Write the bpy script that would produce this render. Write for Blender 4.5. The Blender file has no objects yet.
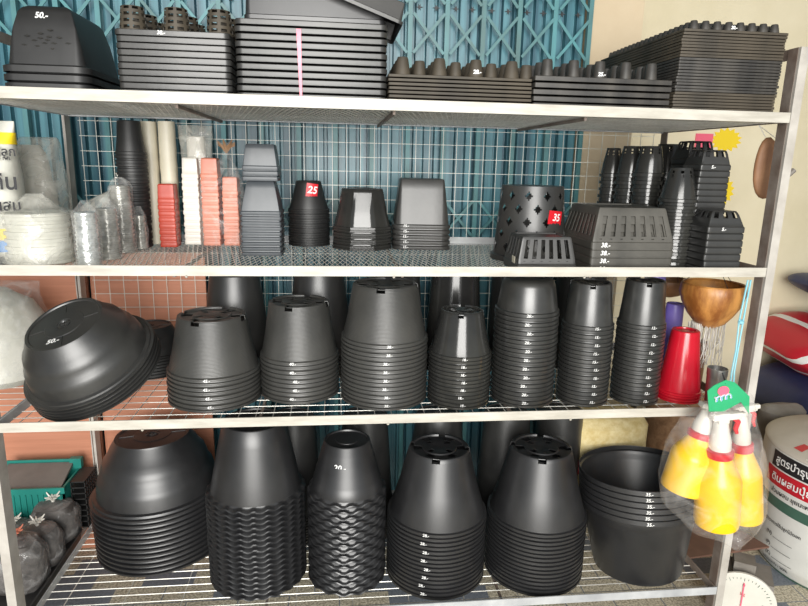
import bpy, math, random
from mathutils import Vector, Matrix, noise
random.seed(7)
S = bpy.context.scene
COL = S.collection
# ------------------------------------------------------------------ camera
F_PX = 615.4
PITCH, YAW, ROLL = .22468, .11352, .022475
CAM = Vector((.79047, -1.42508, 1.3667))
FW = Vector((math.sin(YAW)*math.cos(PITCH), math.cos(YAW)*math.cos(PITCH), -math.sin(PITCH)))
R0 = Vector((math.cos(YAW), -math.sin(YAW), 0)); U0 = R0.cross(FW)
RT = R0*math.cos(ROLL)+U0*math.sin(ROLL); UP = -R0*math.sin(ROLL)+U0*math.cos(ROLL)
cd = bpy.data.cameras.new('camera'); cam = bpy.data.objects.new('camera', cd); COL.objects.link(cam)
cd.sensor_fit = 'HORIZONTAL'; cd.sensor_width = 36; cd.lens = F_PX/808*36; cd.clip_start = .05
m = Matrix((RT, UP, -FW)).transposed().to_4x4(); m.translation = CAM; cam.matrix_world = m
S.camera = cam
# ------------------------------------------------------------------ light
w = bpy.data.worlds.new('world'); S.world = w; w.use_nodes = True
w.node_tree.nodes['Background'].inputs[0].default_value = (.80, .90, 1, 1)
w.node_tree.nodes['Background'].inputs[1].default_value = .32
def area(name, loc, tgt, sx, sy, e, col=(1, 1, 1)):
    l = bpy.data.lights.new(name, 'AREA'); l.shape = 'RECTANGLE'; l.size = sx; l.size_y = sy; l.energy = e; l.color = col
    o = bpy.data.objects.new(name, l); COL.objects.link(o); o.location = loc
    o.rotation_euler = (Vector(tgt)-Vector(loc)).to_track_quat('-Z', 'Y').to_euler(); return o
area('daylight_from_street', (.6, -4.2, 1.75), (.85, .3, 1.0), 2.7, 2.5, 300, (1, .98, .94))
S.view_settings.view_transform = 'Standard'; S.view_settings.look = 'None'
S.view_settings.gamma = 1; S.view_settings.exposure = 0.15
# ------------------------------------------------------------------ picture point -> place
def ray(px, py): return FW*F_PX+RT*(px-404)-UP*(py-303)
def onz(px, py, z):
    d = ray(px, py); return CAM+d*((z-CAM.z)/d.z)
def ony(px, py, y):
    d = ray(px, py); return CAM+d*((y-CAM.y)/d.y)
def zat(x, y, py):
    a = Vector((x, y, 0))-CAM                      # (a+z k).U*F = (303-py)*(a+z k).FW
    k = (303-py)/F_PX
    return -(a.dot(UP)-k*a.dot(FW))/(UP.z-k*FW.z)
def dep(p): return (Vector(p)-CAM).dot(FW)
def AV(c): return -math.atan2(c[0]-CAM.x, c[1]-CAM.y)      # bearing from a thing to the viewer
HD = Vector((FW.x, FW.y, 0)).normalized()
def fit_round(xl, xr, yb, z, ymin=.012, yc=None):
    xc = (xl+xr)/2; r = .08
    for _ in range(12):
        if yc is None:
            f = onz(xc, yb, z); h = (onz(xc, yb-4, z)-f).normalized(); c = f+h*r
            if c.y-r < ymin: c = ony(xc, yb, ymin+r)
        else: c = ony(xc, yb, yc)
        c = Vector((c.x, c.y, z)); r = (xr-xl)/2*dep(c)/F_PX
    return c, r
Z1, Z2, Z3, Z4 = 1.5022, 1.1276, .7555, .2051      # tops of the shelf rails
M1, M2, M3, M4 = Z1-.019, Z2-.019, Z3-.019, Z4-.019  # wire surfaces
W, D = 1.87, .5915
# ------------------------------------------------------------------ materials
def nt(name):
    m = bpy.data.materials.new(name); m.use_nodes = True; t = m.node_tree
    return m, t, t.nodes['Principled BSDF']
def N(t, typ, **k):
    n = t.nodes.new(typ)
    for a, v in k.items():
        if a in n.inputs.keys(): n.inputs[a].default_value = v
        else: setattr(n, a, v)
    return n
def ramp(t, fac, c0, c1, p0=.35, p1=.65):
    r = N(t, 'ShaderNodeValToRGB'); e = r.color_ramp.elements
    e[0].position, e[1].position = p0, p1; e[0].color = (*c0, 1); e[1].color = (*c1, 1)
    t.links.new(fac, r.inputs[0]); return r.outputs[0]
def mat(name, c0, c1=None, rough=.5, scale=12, metal=0, bump=0, bscale=60, spec=.6, stretch=(1, 1, 1), rings=0, p0=.35, p1=.65, coat=0, trans=0, rot=None):
    m, t, b = nt(name)
    tc = N(t, 'ShaderNodeTexCoord'); mp = N(t, 'ShaderNodeMapping'); mp.inputs['Scale'].default_value = stretch
    t.links.new(tc.outputs['Object'], mp.inputs[0])
    nz = N(t, 'ShaderNodeTexNoise', Scale=scale, Detail=6.0, Roughness=.6); t.links.new(mp.outputs[0], nz.inputs[0])
    t.links.new(ramp(t, nz.outputs[0], c0, c1 or c0, p0, p1), b.inputs['Base Color'])
    b.inputs['Roughness'].default_value = rough; b.inputs['Metallic'].default_value = metal
    b.inputs['Specular IOR Level'].default_value = spec
    b.inputs['Coat Weight'].default_value = coat
    b.inputs['Transmission Weight'].default_value = trans
    prev = None
    if bump:
        n2 = N(t, 'ShaderNodeTexNoise', Scale=bscale, Detail=4.0); t.links.new(mp.outputs[0], n2.inputs[0])
        bp = N(t, 'ShaderNodeBump', Strength=bump, Distance=.004); t.links.new(n2.outputs[0], bp.inputs['Height']); prev = bp
    if rings:
        wv = N(t, 'ShaderNodeTexWave', Scale=rings, Distortion=.0); wv.bands_direction = 'Z'
        t.links.new(tc.outputs['Object'], wv.inputs[0])
        b2 = N(t, 'ShaderNodeBump', Strength=.35, Distance=.0012); t.links.new(wv.outputs[0], b2.inputs['Height'])
        if prev: t.links.new(prev.outputs[0], b2.inputs['Normal'])
        prev = b2
    if prev: t.links.new(prev.outputs[0], b.inputs['Normal'])
    return m
def film(name, tint=(.95, .95, .93), base=.10, amp=.5, scale=18, rough=.12, edge=.28):
    m, t, b = nt(name)
    out = t.nodes['Material Output']; tr = N(t, 'ShaderNodeBsdfTransparent'); mx = N(t, 'ShaderNodeMixShader')
    tc = N(t, 'ShaderNodeTexCoord'); nz = N(t, 'ShaderNodeTexNoise', Scale=scale, Detail=5.0, Distortion=1.6)
    t.links.new(tc.outputs['Object'], nz.inputs[0])
    mr = N(t, 'ShaderNodeMapRange'); mr.inputs[1].default_value = .48; mr.inputs[2].default_value = .72
    mr.inputs[3].default_value = base; mr.inputs[4].default_value = amp; t.links.new(nz.outputs[0], mr.inputs[0])
    lw = N(t, 'ShaderNodeLayerWeight', Blend=.25); ad = N(t, 'ShaderNodeMath', operation='ADD', use_clamp=True)
    ml = N(t, 'ShaderNodeMath', operation='MULTIPLY'); ml.inputs[1].default_value = edge
    t.links.new(lw.outputs['Facing'], ml.inputs[0]); t.links.new(ml.outputs[0], ad.inputs[0]); t.links.new(mr.outputs[0], ad.inputs[1])
    bp = N(t, 'ShaderNodeBump', Strength=.8, Distance=.01); t.links.new(nz.outputs[0], bp.inputs['Height']); t.links.new(bp.outputs[0], b.inputs['Normal'])
    b.inputs['Base Color'].default_value = (*tint, 1); b.inputs['Roughness'].default_value = rough; b.inputs['Specular IOR Level'].default_value = .8
    t.links.new(ad.outputs[0], mx.inputs[0]); t.links.new(tr.outputs[0], mx.inputs[1]); t.links.new(b.outputs[0], mx.inputs[2])
    t.links.new(mx.outputs[0], out.inputs[0]); return m
K = {}
K['black'] = mat('black_plastic', (.016, .016, .016), (.034, .034, .032), .40, 6, bump=.05, spec=1)
K['blackr'] = mat('black_ringed_plastic', (.030, .030, .028), (.056, .055, .050), .42, 5, rings=95, bump=.05, spec=1)
K['gloss'] = mat('glossy_black_plastic', (.020, .020, .020), (.038, .038, .034), .16, 5)
K['matte'] = mat('matte_black_plastic', (.012, .012, .012), (.022, .022, .022), .5, 8)
K['deep'] = mat('deep_black_plastic', (.010, .010, .011), (.023, .023, .024), .40, 8, spec=1)
K['dusty'] = mat('dusty_grey_plastic', (.055, .052, .044), (.10, .094, .080), .5, 10)
K['slate'] = mat('slate_grey_plastic', (.050, .058, .066), (.085, .095, .105), .38, 8)
K['tray'] = mat('grey_tray_plastic', (.026, .026, .025), (.050, .048, .044), .40, 7, bump=.05, spec=.8)
K['brown'] = mat('dusty_brown_tray', (.040, .033, .023), (.085, .068, .046), .65, 9)
K['traydk'] = mat('dark_tray_plastic', (.022, .021, .020), (.075, .068, .058), .55, 14)
K['edge'] = mat('worn_rim_plastic', (.020, .020, .019), (.040, .040, .037), .33, 20, spec=1)
K['cream'] = mat('cream_rail_paint', (.44, .41, .35), (.60, .57, .50), .42, 9, stretch=(1, 6, 6))
K['greyrail'] = mat('grey_rail_paint', (.36, .37, .38), (.55, .56, .56), .4, 9)
K['post'] = mat('worn_post_paint', (.36, .33, .29), (.56, .53, .48), .45, 8)
K['rust'] = mat('rusty_steel', (.16, .115, .09), (.27, .23, .20), .6, 14, bump=.1)
K['wire'] = mat('galvanised_wire', (.66, .64, .58), (.84, .82, .76), .35, 40, metal=.3)
K['wirew'] = mat('white_coated_wire', (.62, .64, .58), (.80, .80, .72), .4, 20)
K['expand'] = mat('expanded_metal', (.70, .68, .62), (.90, .88, .82), .35, 30, metal=.1)
K['white'] = mat('white_marker_ink', (.88, .88, .86), rough=.5)
K['ink'] = mat('black_print', (.015, .015, .018), rough=.5)
K['inkg'] = mat('green_print', (.05, .12, .085), (.07, .15, .11), rough=.45)
K['inkr'] = mat('red_print', (.50, .012, .025), (.62, .02, .035), rough=.4)
K['red'] = mat('red_plastic', (.50, .006, .018), (.62, .012, .03), .22, 4)
K['redsq'] = mat('brick_red_plastic', (.42, .035, .018), (.50, .06, .03), .4, 6)
K['pink'] = mat('salmon_plastic', (.60, .17, .10), (.68, .27, .18), .4, 8)
K['whitep'] = mat('white_pot_plastic', (.66, .63, .56), (.76, .73, .66), .35, 6)
K['creamp'] = mat('cream_pot_plastic', (.62, .57, .44), (.74, .69, .55), .45, 6)
K['purple'] = mat('purple_plastic', (.16, .12, .42), (.22, .17, .50), .35, 6)
K['tealg'] = mat('teal_gate_paint', (.075, .17, .17), (.09, .31, .34), .42, 9, stretch=(1, 1, .3))
K['tealp'] = mat('teal_crate_plastic', (.012, .20, .165), (.02, .26, .21), .4, 6)
K['card'] = mat('red_tag_card', (.66, .012, .022), rough=.45)
K['yel'] = mat('yellow_card', (.90, .66, .02), rough=.5)
K['yellow'] = mat('yellow_bottle_plastic', (.90, .50, .003), (.96, .60, .006), .3, 8)
K['ribbon'] = mat('pink_ribbon_plastic', (.86, .16, .25), (.92, .28, .36), .4, 30)
K['cyan'] = mat('pale_blue_ribbon', (.20, .52, .62), (.34, .66, .74), .35, 20)
K['film'] = film('clear_film', base=.03, amp=.26, edge=.25); K['film2'] = film('milky_film', (.74, .73, .66), .22, .6, 14)
K['filmc'] = film('crinkled_film', (.72, .70, .68), .05, .42, 20, .10, .30)
K['filmh'] = film('hanging_bag_film', (.92, .90, .88), .02, .22, 9, .06, .16)
K['foil'] = mat('silver_cups', (.34, .36, .34), (.80, .82, .80), .2, 26, metal=.55, bump=.6, bscale=90)
K['dullcup'] = mat('grey_clear_cups', (.15, .15, .13), (.46, .45, .41), .25, 22, metal=.3, bump=.5)
K['pale'] = mat('pale_bag_content', (.50, .50, .43), (.74, .73, .66), .45, 7, bump=.2)
K['soil'] = mat('dark_soil_content', (.05, .044, .04), (.15, .135, .125), .7, 30, bump=.6)
K['yfoam'] = mat('yellow_grain_content', (.62, .48, .20), (.78, .66, .36), .6, 40, bump=.5, bscale=120)
K['wood'] = mat('salmon_board', (.50, .20, .115), (.62, .27, .165), .6, 5, stretch=(.6, 1, 14), p0=.3, p1=.7)
K['wall'] = mat('cream_wall_paint', (.70, .625, .43), (.80, .725, .53), .8, 2.2, bump=.15, bscale=30)
K['pillar'] = mat('beige_wall_paint', (.60, .48, .32), (.68, .56, .39), .8, 3, bump=.15, bscale=30)
K['coco'] = mat('coconut_shell', (.25, .085, .018), (.62, .29, .075), .42, 16, stretch=(1, 1, .3), bump=.4, p0=.4, p1=.6)
K['cocod'] = mat('dark_coconut_shell', (.20, .09, .035), (.34, .17, .07), .5, 12, bump=.3)
K['fibre'] = mat('pale_fibre', (.50, .47, .42), (.70, .67, .62), .6, 40)
K['wicker'] = mat('brown_wicker', (.22, .12, .06), (.40, .24, .13), .6, 30)
K['paddle'] = mat('brown_leather', (.22, .10, .045), (.32, .16, .075), .6, 14, bump=.2)
K['navy'] = mat('navy_sack', (.012, .018, .07), (.022, .032, .11), .5, 5, bump=.3, bscale=18)
K['sack'] = mat('white_woven_sack', (.66, .66, .62), (.78, .77, .73), .55, 4, bump=.35, bscale=14)
K['sackt'] = mat('beige_sack_top', (.50, .45, .38), (.62, .57, .50), .55, 4, bump=.3, bscale=14)
K['greybag'] = mat('grey_brown_bag', (.16, .14, .12), (.28, .26, .23), .5, 7, bump=.5, bscale=18)
K['dial'] = mat('ivory_dial', (.62, .60, .53), (.72, .70, .63), .4, 6)
K['plate'] = mat('brown_scale_plate', (.13, .065, .045), (.19, .10, .07), .5, 12)
K['steel'] = mat('brushed_steel', (.32, .32, .31), (.5, .5, .48), .3, 14, metal=.8)
K['green'] = mat('green_header_print', (.015, .30, .11), (.03, .38, .16), .35, 5)
K['bluep'] = mat('blue_logo_print', (.05, .25, .62), rough=.4)
K['rose'] = mat('rose_logo_print', (.85, .14, .22), rough=.4)
K['greylid'] = mat('grey_board', (.16, .15, .14), (.23, .22, .20), .6, 6)
K['slot'] = K['matte']
# floor: terrazzo with slate tiles
m, t, b = nt('speckled_tile_floor'); tc = N(t, 'ShaderNodeTexCoord')
nz = N(t, 'ShaderNodeTexNoise', Scale=150.0, Detail=3.0); t.links.new(tc.outputs['Object'], nz.inputs[0])
c1 = ramp(t, nz.outputs[0], (.32, .28, .20), (.70, .64, .50), .38, .6); c2 = ramp(t, nz.outputs[0], (.13, .15, .18), (.24, .26, .29), .3, .7)
br = N(t, 'ShaderNodeTexBrick', Scale=1.0); br.inputs['Brick Width'].default_value = .16; br.inputs['Row Height'].default_value = .08
br.inputs['Mortar Size'].default_value = .002; br.inputs['Mortar'].default_value = (0, 0, 0, 1); br.inputs['Color1'].default_value = (1, 1, 1, 1); br.inputs['Color2'].default_value = (0, 0, 0, 1)
t.links.new(tc.outputs['Object'], br.inputs[0])
vo = N(t, 'ShaderNodeTexNoise', Scale=3.2); t.links.new(tc.outputs['Object'], vo.inputs[0])
gt = N(t, 'ShaderNodeMath', operation='LESS_THAN'); gt.inputs[1].default_value = .30; t.links.new(br.outputs['Color'], gt.inputs[0])
mx = N(t, 'ShaderNodeMix', data_type='RGBA'); t.links.new(gt.outputs[0], mx.inputs[0]); t.links.new(c1, mx.inputs[6]); t.links.new(c2, mx.inputs[7])
t.links.new(mx.outputs[2], b.inputs['Base Color']); b.inputs['Roughness'].default_value = .5; K['floor'] = m
# ------------------------------------------------------------------ mesh helpers
def tag(o, label=None, cat=None, group=None, kind=None):
    if label: o['label'] = label
    if cat: o['category'] = cat
    if group: o['group'] = group
    if kind: o['kind'] = kind
    return o
def finish(me, mt, ang=35):
    if mt is not None:
        me.materials.clear(); me.materials.append(K[mt] if isinstance(mt, str) else mt)
    me.polygons.foreach_set('use_smooth', [True]*len(me.polygons))
    me.set_sharp_from_angle(angle=math.radians(ang)); me.update()
def link(name, me, parent=None, loc=None):
    o = bpy.data.objects.new(name, me); COL.objects.link(o)
    if parent is not None: o.parent = parent
    if loc is not None: o.location = loc
    return o
def empty(name, loc, rz=0):
    o = bpy.data.objects.new(name, None); o.empty_display_size = .05; COL.objects.link(o); o.location = loc; o.rotation_euler.z = rz; return o
class MB:
    def __init__(s): s.v = []; s.f = []
    def add(s, v, f):
        n = len(s.v); s.v += [tuple(p) for p in v]; s.f += [tuple(i+n for i in q) for q in f]; return s
    def box(s, a, b):
        (x0, y0, z0), (x1, y1, z1) = a, b
        return s.add([(x0, y0, z0), (x1, y0, z0), (x1, y1, z0), (x0, y1, z0), (x0, y0, z1), (x1, y0, z1), (x1, y1, z1), (x0, y1, z1)],
                     [(0, 3, 2, 1), (4, 5, 6, 7), (0, 1, 5, 4), (1, 2, 6, 5), (2, 3, 7, 6), (3, 0, 4, 7)])
    def bar(s, a, b, w, h, up=(0, 0, 1)):
        a, b = Vector(a), Vector(b); d = (b-a).normalized(); u = Vector(up); x = d.cross(u)
        if x.length < 1e-4: x = d.cross(Vector((1, 0, 0)))
        x.normalize(); u = x.cross(d); x = x*w/2; u = u*h/2
        v = [a-x-u, a+x-u, a+x+u, a-x+u, b-x-u, b+x-u, b+x+u, b-x+u]
        return s.add(v, [(0, 1, 2, 3), (7, 6, 5, 4), (0, 4, 5, 1), (1, 5, 6, 2), (2, 6, 7, 3), (3, 7, 4, 0)])
    def tube(s, pts, r, n=6, cap=True):
        pts = [Vector(p) for p in pts]; rs = r if isinstance(r, (list, tuple)) else [r]*len(pts); base = len(s.v)
        prev = None
        for i, p in enumerate(pts):
            d = (pts[min(i+1, len(pts)-1)]-pts[max(i-1, 0)]).normalized()
            x = prev if prev is not None else (d.orthogonal().normalized())
            x = (x-d*x.dot(d)).normalized(); prev = x; y = d.cross(x)
            for k in range(n):
                a = 2*math.pi*k/n; s.v.append(tuple(p+(x*math.cos(a)+y*math.sin(a))*rs[i]))
        for i in range(len(pts)-1):
            for k in range(n):
                k2 = (k+1) % n; s.f.append((base+i*n+k, base+i*n+k2, base+(i+1)*n+k2, base+(i+1)*n+k))
        if cap:
            s.f.append(tuple(base+k for k in range(n))[::-1]); s.f.append(tuple(base+(len(pts)-1)*n+k for k in range(n)))
        return s
    def lathe(s, prof, n=32, c=(0, 0, 0), cap=True):
        base = len(s.v)
        for r, z in prof:
            for k in range(n):
                a = 2*math.pi*k/n; s.v.append((c[0]+r*math.cos(a), c[1]+r*math.sin(a), c[2]+z))
        for i in range(len(prof)-1):
            for k in range(n):
                k2 = (k+1) % n; s.f.append((base+i*n+k, base+i*n+k2, base+(i+1)*n+k2, base+(i+1)*n+k))
        if cap:
            s.f.append(tuple(base+k for k in range(n))[::-1]); s.f.append(tuple(base+(len(prof)-1)*n+k for k in range(n)))
        return s
    def mesh(s, name, mt, ang=35):
        me = bpy.data.meshes.new(name); me.from_pydata(s.v, [], s.f); finish(me, mt, ang); return me
    def obj(s, name, mt, parent=None, loc=None, ang=35): return link(name, s.mesh(name, mt, ang), parent, loc)
def bake(me, th=None, bevel=None, sub=0, mt=None, ang=35):
    o = bpy.data.objects.new('tmp', me); COL.objects.link(o)
    if bevel:
        q = o.modifiers.new('b', 'BEVEL'); q.width = bevel; q.segments = 2; q.limit_method = 'ANGLE'
    if th:
        q = o.modifiers.new('s', 'SOLIDIFY'); q.thickness = th; q.offset = -1
    if sub:
        q = o.modifiers.new('u', 'SUBSURF'); q.levels = sub
    dg = bpy.context.evaluated_depsgraph_get(); r = bpy.data.meshes.new_from_object(o.evaluated_get(dg)); r.name = me.name
    bpy.data.objects.remove(o); finish(r, mt, ang); return r
def circ(n, mod=None):
    def ring(r):
        out = []
        for k in range(n):
            a = 2*math.pi*k/n; q = r*(mod(a) if mod else 1); out.append((q*math.sin(a), -q*math.cos(a)))   # k=0 faces the aisle
        return out
    return ring
def rrect(hx, hy, rc, nx=4, ny=4, nc=4):
    tags = []
    def ring(d):
        a, b, r = max(hx-d, .002), max(hy-d, .002), max(rc-d, .0015); r = min(r, a*.99, b*.99); p = []
        tg = []
        for (cx, cy, a0, sx, sy, n, sid) in ((a-r, b-r, 0, None, None, nx, 0), (-(a-r), b-r, 90, None, None, ny, 1), (-(a-r), -(b-r), 180, None, None, nx, 2), (a-r, -(b-r), 270, None, None, ny, 3)):
            for k in range(nc):
                t = math.radians(a0+90*k/nc); p.append((cx+r*math.cos(t), cy+r*math.sin(t))); tg.append(('c', k))
            t = math.radians(a0+90); e = (cx+r*math.cos(t), cy+r*math.sin(t))
            nxt = {0: (-(a-r), b), 1: (-a, -(b-r)), 2: (a-r, -b), 3: (a, b-r)}[sid]
            for k in range(n):
                p.append((e[0]+(nxt[0]-e[0])*k/n, e[1]+(nxt[1]-e[1])*k/n)); tg.append((('back', 'left', 'front', 'right')[sid], k))
        tags[:] = tg
        return p
    ring.tags = tags; return ring
def shell(name, prof, ring, mt, hole=None, th=.0015, cap=True, wave=None, flip=None, ang=35):
    V = []; Fc = []; n = 0
    for i, (d, z) in enumerate(prof):
        pts = ring(d); n = len(pts)
        for j, (x, y) in enumerate(pts): V.append((x, y, z+(wave(i, j, n) if wave else 0)))
    tg = getattr(ring, 'tags', None)
    for i in range(len(prof)-1):
        for j in range(n):
            if hole and hole(i, tg[j] if tg else j): continue
            k = (j+1) % n; Fc.append((i*n+j, i*n+k, (i+1)*n+k, (i+1)*n+j))
    if cap: Fc.append(tuple((len(prof)-1)*n+j for j in range(n)))
    if flip is not None: V = [(x, -y, flip-z) for x, y, z in V]
    me = bpy.data.meshes.new(name); me.from_pydata(V, [], Fc)
    return bake(me, th, mt=mt, ang=ang)
_tc = {}
def text(body, size, mapper, mt='white', name='price_mark', parent=None, bold=0, shear=.15, align='CENTER'):
    c = bpy.data.curves.new('t', 'FONT'); c.body = body; c.size = size; c.shear = shear; c.align_x = align; c.align_y = 'CENTER'; c.offset = bold*size; c.resolution_u = 3
    o = bpy.data.objects.new('t', c); COL.objects.link(o); dg = bpy.context.evaluated_depsgraph_get()
    me = bpy.data.meshes.new_from_object(o.evaluated_get(dg)); bpy.data.objects.remove(o); me.name = name
    for v in me.vertices: v.co = mapper(v.co.x, v.co.y)
    finish(me, mt); return link(name, me, parent)
def on_round(R, z0, a0=0, slope=0):
    def f(u, v):
        r = R-slope*v+.0005; a = a0+u/R; return Vector((r*math.sin(a), -r*math.cos(a), z0+v))
    return f
def on_front(x0, y0, z0, slope=0): return lambda u, v: Vector((x0+u, y0-.0006+slope*v, z0+v))
def clone(o, parent=None):
    c = o.copy(); COL.objects.link(c)
    if parent is not None: c.parent = parent
    for ch in list(o.children): clone(ch, c)
    return c
ORD = 'second third fourth fifth sixth seventh eighth ninth tenth eleventh twelfth thirteenth fourteenth fifteenth sixteenth seventeenth eighteenth nineteenth twentieth'.split()
TENS = {2: 'twenty', 3: 'thirty'}
def ordn(k):                                      # k=1 -> second
    k += 1
    if k <= 20: return ORD[k-2]
    if k == 30: return 'thirtieth'
    return TENS[k//10]+'-'+(['first']+ORD)[k % 10-1]
def stack(proto, n, base, pitch, look, where, cat, group, tilt=(0, 0), rz=0, jit=3, jxy=.0007, toplook=None, name=None):
    """proto becomes the lowest; k counts upwards."""
    T = Matrix.Rotation(math.radians(tilt[1]), 4, 'Y') @ Matrix.Rotation(math.radians(tilt[0]), 4, 'X')
    ax = T @ Vector((0, 0, 1)); made = []; assert n > 0
    for k in range(n):
        o = proto if k == 0 else clone(proto)
        if n > 1: j = Vector((random.uniform(-jxy, jxy), random.uniform(-jxy, jxy), 0))
        else: j = Vector((0, 0, 0))
        R = T @ Matrix.Rotation(math.radians(rz+random.uniform(-jit, jit)), 4, 'Z')
        o.location = Vector(base)+ax*(pitch*k)+j; o.rotation_euler = R.to_euler()
        q = n-1-k
        if n == 1: lab = f'{toplook or look} {where}'
        elif q == 0: lab = f'{toplook or look}, topmost of {where}'
        elif k == 0: lab = f'{look}, lowest of {where}'
        else: lab = f'{look}, {ordn(q)} from top in {where}'
        tag(o, lab, cat, group); made.append(o)
    return made
# ------------------------------------------------------------------ the setting
tag(MB().box((-2.5, -3, -.05), (4, 1.4, 0)).obj('floor', 'floor'), kind='structure')
tag(MB().box((-2.5, 1.35, 0), (4, 1.45, 3)).obj('wall_back', 'wall'), kind='structure')
tag(MB().box((-2.6, -1.4, 2.95), (4, 1.4, 3.05)).obj('ceiling_sky_block', 'greylid'), kind='structure')  # unseen dark ceiling, added to block sky light from above
tag(MB().box((-2.6, -1.4, 0), (-2.5, 1.4, 2.95)).obj('light_block_left', 'greylid'), kind='structure')  # unseen dark side wall, added to keep ambient light low
tag(MB().box((3.9, -1.4, 0), (4, 1.35, 2.95)).obj('light_block_right', 'greylid'), kind='structure')  # likewise unseen, added on the right to darken the surroundings
xg = ony(590, 60, .74).x
xp = ony(634, 60, .84).x
tag(MB().box((xg+.004, .80, 0), (xp, 1.35, 3)).obj('trim_1', 'pillar'), kind='structure')
# folding gate
gy = .74
gx0 = -.9
g = empty('folding_gate', ((gx0+xg)/2, gy, 0)); tag(g, 'teal painted folding metal gate with crossed lattice bars behind the rack', 'gate')
gi = Vector((-(gx0+xg)/2, -gy, 0))
mb = MB(); x = gx0; k = 0; xs = []
while x < xg-.01:
    xs.append((x, gy+(.03, .03, .052, .052)[k % 4])); x += (.022, .003, .009, .003)[k % 4]; k += 1
v = []
for X, Y in xs: v += [(X, Y, .02), (X, Y, 2.6)]
mb.add(v, [(2*i, 2*i+2, 2*i+3, 2*i+1) for i in range(len(xs)-1)])
me = mb.mesh('pleated_curtain', None, 10); me = bake(me, .001, mt=mat('teal_pleats', (.025, .10, .14), (.085, .25, .30), .36, 24, stretch=(1, 1, .025), p0=.40, p1=.60), ang=10); link('pleated_curtain', me, g, gi)
bay = .1225; chx = []
x = xg-.012
while x > gx0: chx.append(x); x -= bay
for x in chx: MB().box((x-.0075, gy-.008, .02), (x+.0075, gy+.012, 2.6)).obj('gate_bar', 'tealg', g, gi)
zb = [(zat(1.0, gy, 53), zat(1.0, gy, 13))]
hgt = zb[0][1]-zb[0][0]
for q in (-4.9, 1.25): zb.append((zb[0][0]+q*hgt, zb[0][1]+q*hgt))
for (za, zc) in zb:
    for x in chx[:-1]:
        mb = MB(); mb.bar((x-.01, gy-.012, za), (x-bay+.01, gy-.012, zc), .004, .0095, (0, 0, 1)); mb.bar((x-.01, gy-.018, zc), (x-bay+.01, gy-.018, za), .004, .0095, (0, 0, 1))
        mb.obj('lattice_brace', 'tealg', g, gi)
zs = zat(1.0, gy, 4)
for x in chx[:-1]:
    for q in (.27, .73):
        mb = MB(); cx = x-bay*q; pts = []
        for i in range(12):
            a = math.pi*i/6; r = .017 if i % 6 == 3 else (.012 if i % 2 else .0045); pts.append((cx+r*math.sin(a)*(.75), gy+.0255, zs+r*math.cos(a)))
        n = len(pts); mb.add(pts+[(p[0], gy+.0275, p[2]) for p in pts], [tuple(range(n))[::-1], tuple(range(n, 2*n))]+[(i, (i+1) % n, n+(i+1) % n, n+i) for i in range(n)])
        mb.obj('star_shade_patch', 'ink', g, gi)  # black star plates paint the dark seen through the gate's star holes
# ------------------------------------------------------------------ the rack
rk = empty('wire_shelf_rack', (0, 0, 0)); tag(rk, 'tall welded steel rack with four wire mesh shelves', 'shelf rack')
ztop = zat(W+.01, 0, 47)
def post(x, y, sx, sy, z1, mname, back=False):
    mb = MB(); mb.box((min(x, x+sx*.022), min(y, y-sy*.003), 0), (max(x, x+sx*.022), max(y, y-sy*.003), z1)); mb.box((min(x, x+sx*.003), min(y, y+sy*.036), 0), (max(x, x+sx*.003), max(y, y+sy*.036), z1))
    return mb.obj('post', mname, rk)
post(W+.001, -.001, 1, 1, ztop, 'post'); post(-.001, -.001, -1, 1, ztop, 'post'); post(W+.001, D+.001, 1, -1, ztop, 'rust'); post(-.001, D+.001, -1, -1, ztop, 'post')
MB().box((W-.0005, .037, 0), (W+.0006, .004, ztop)).obj('post_inner_face', 'rust', rk)
for x in (-.004, W+.001):
    MB().box((x, .037, ztop-.025), (x+.003, D-.04, ztop)).obj('top_rail', 'rust', rk)
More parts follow.
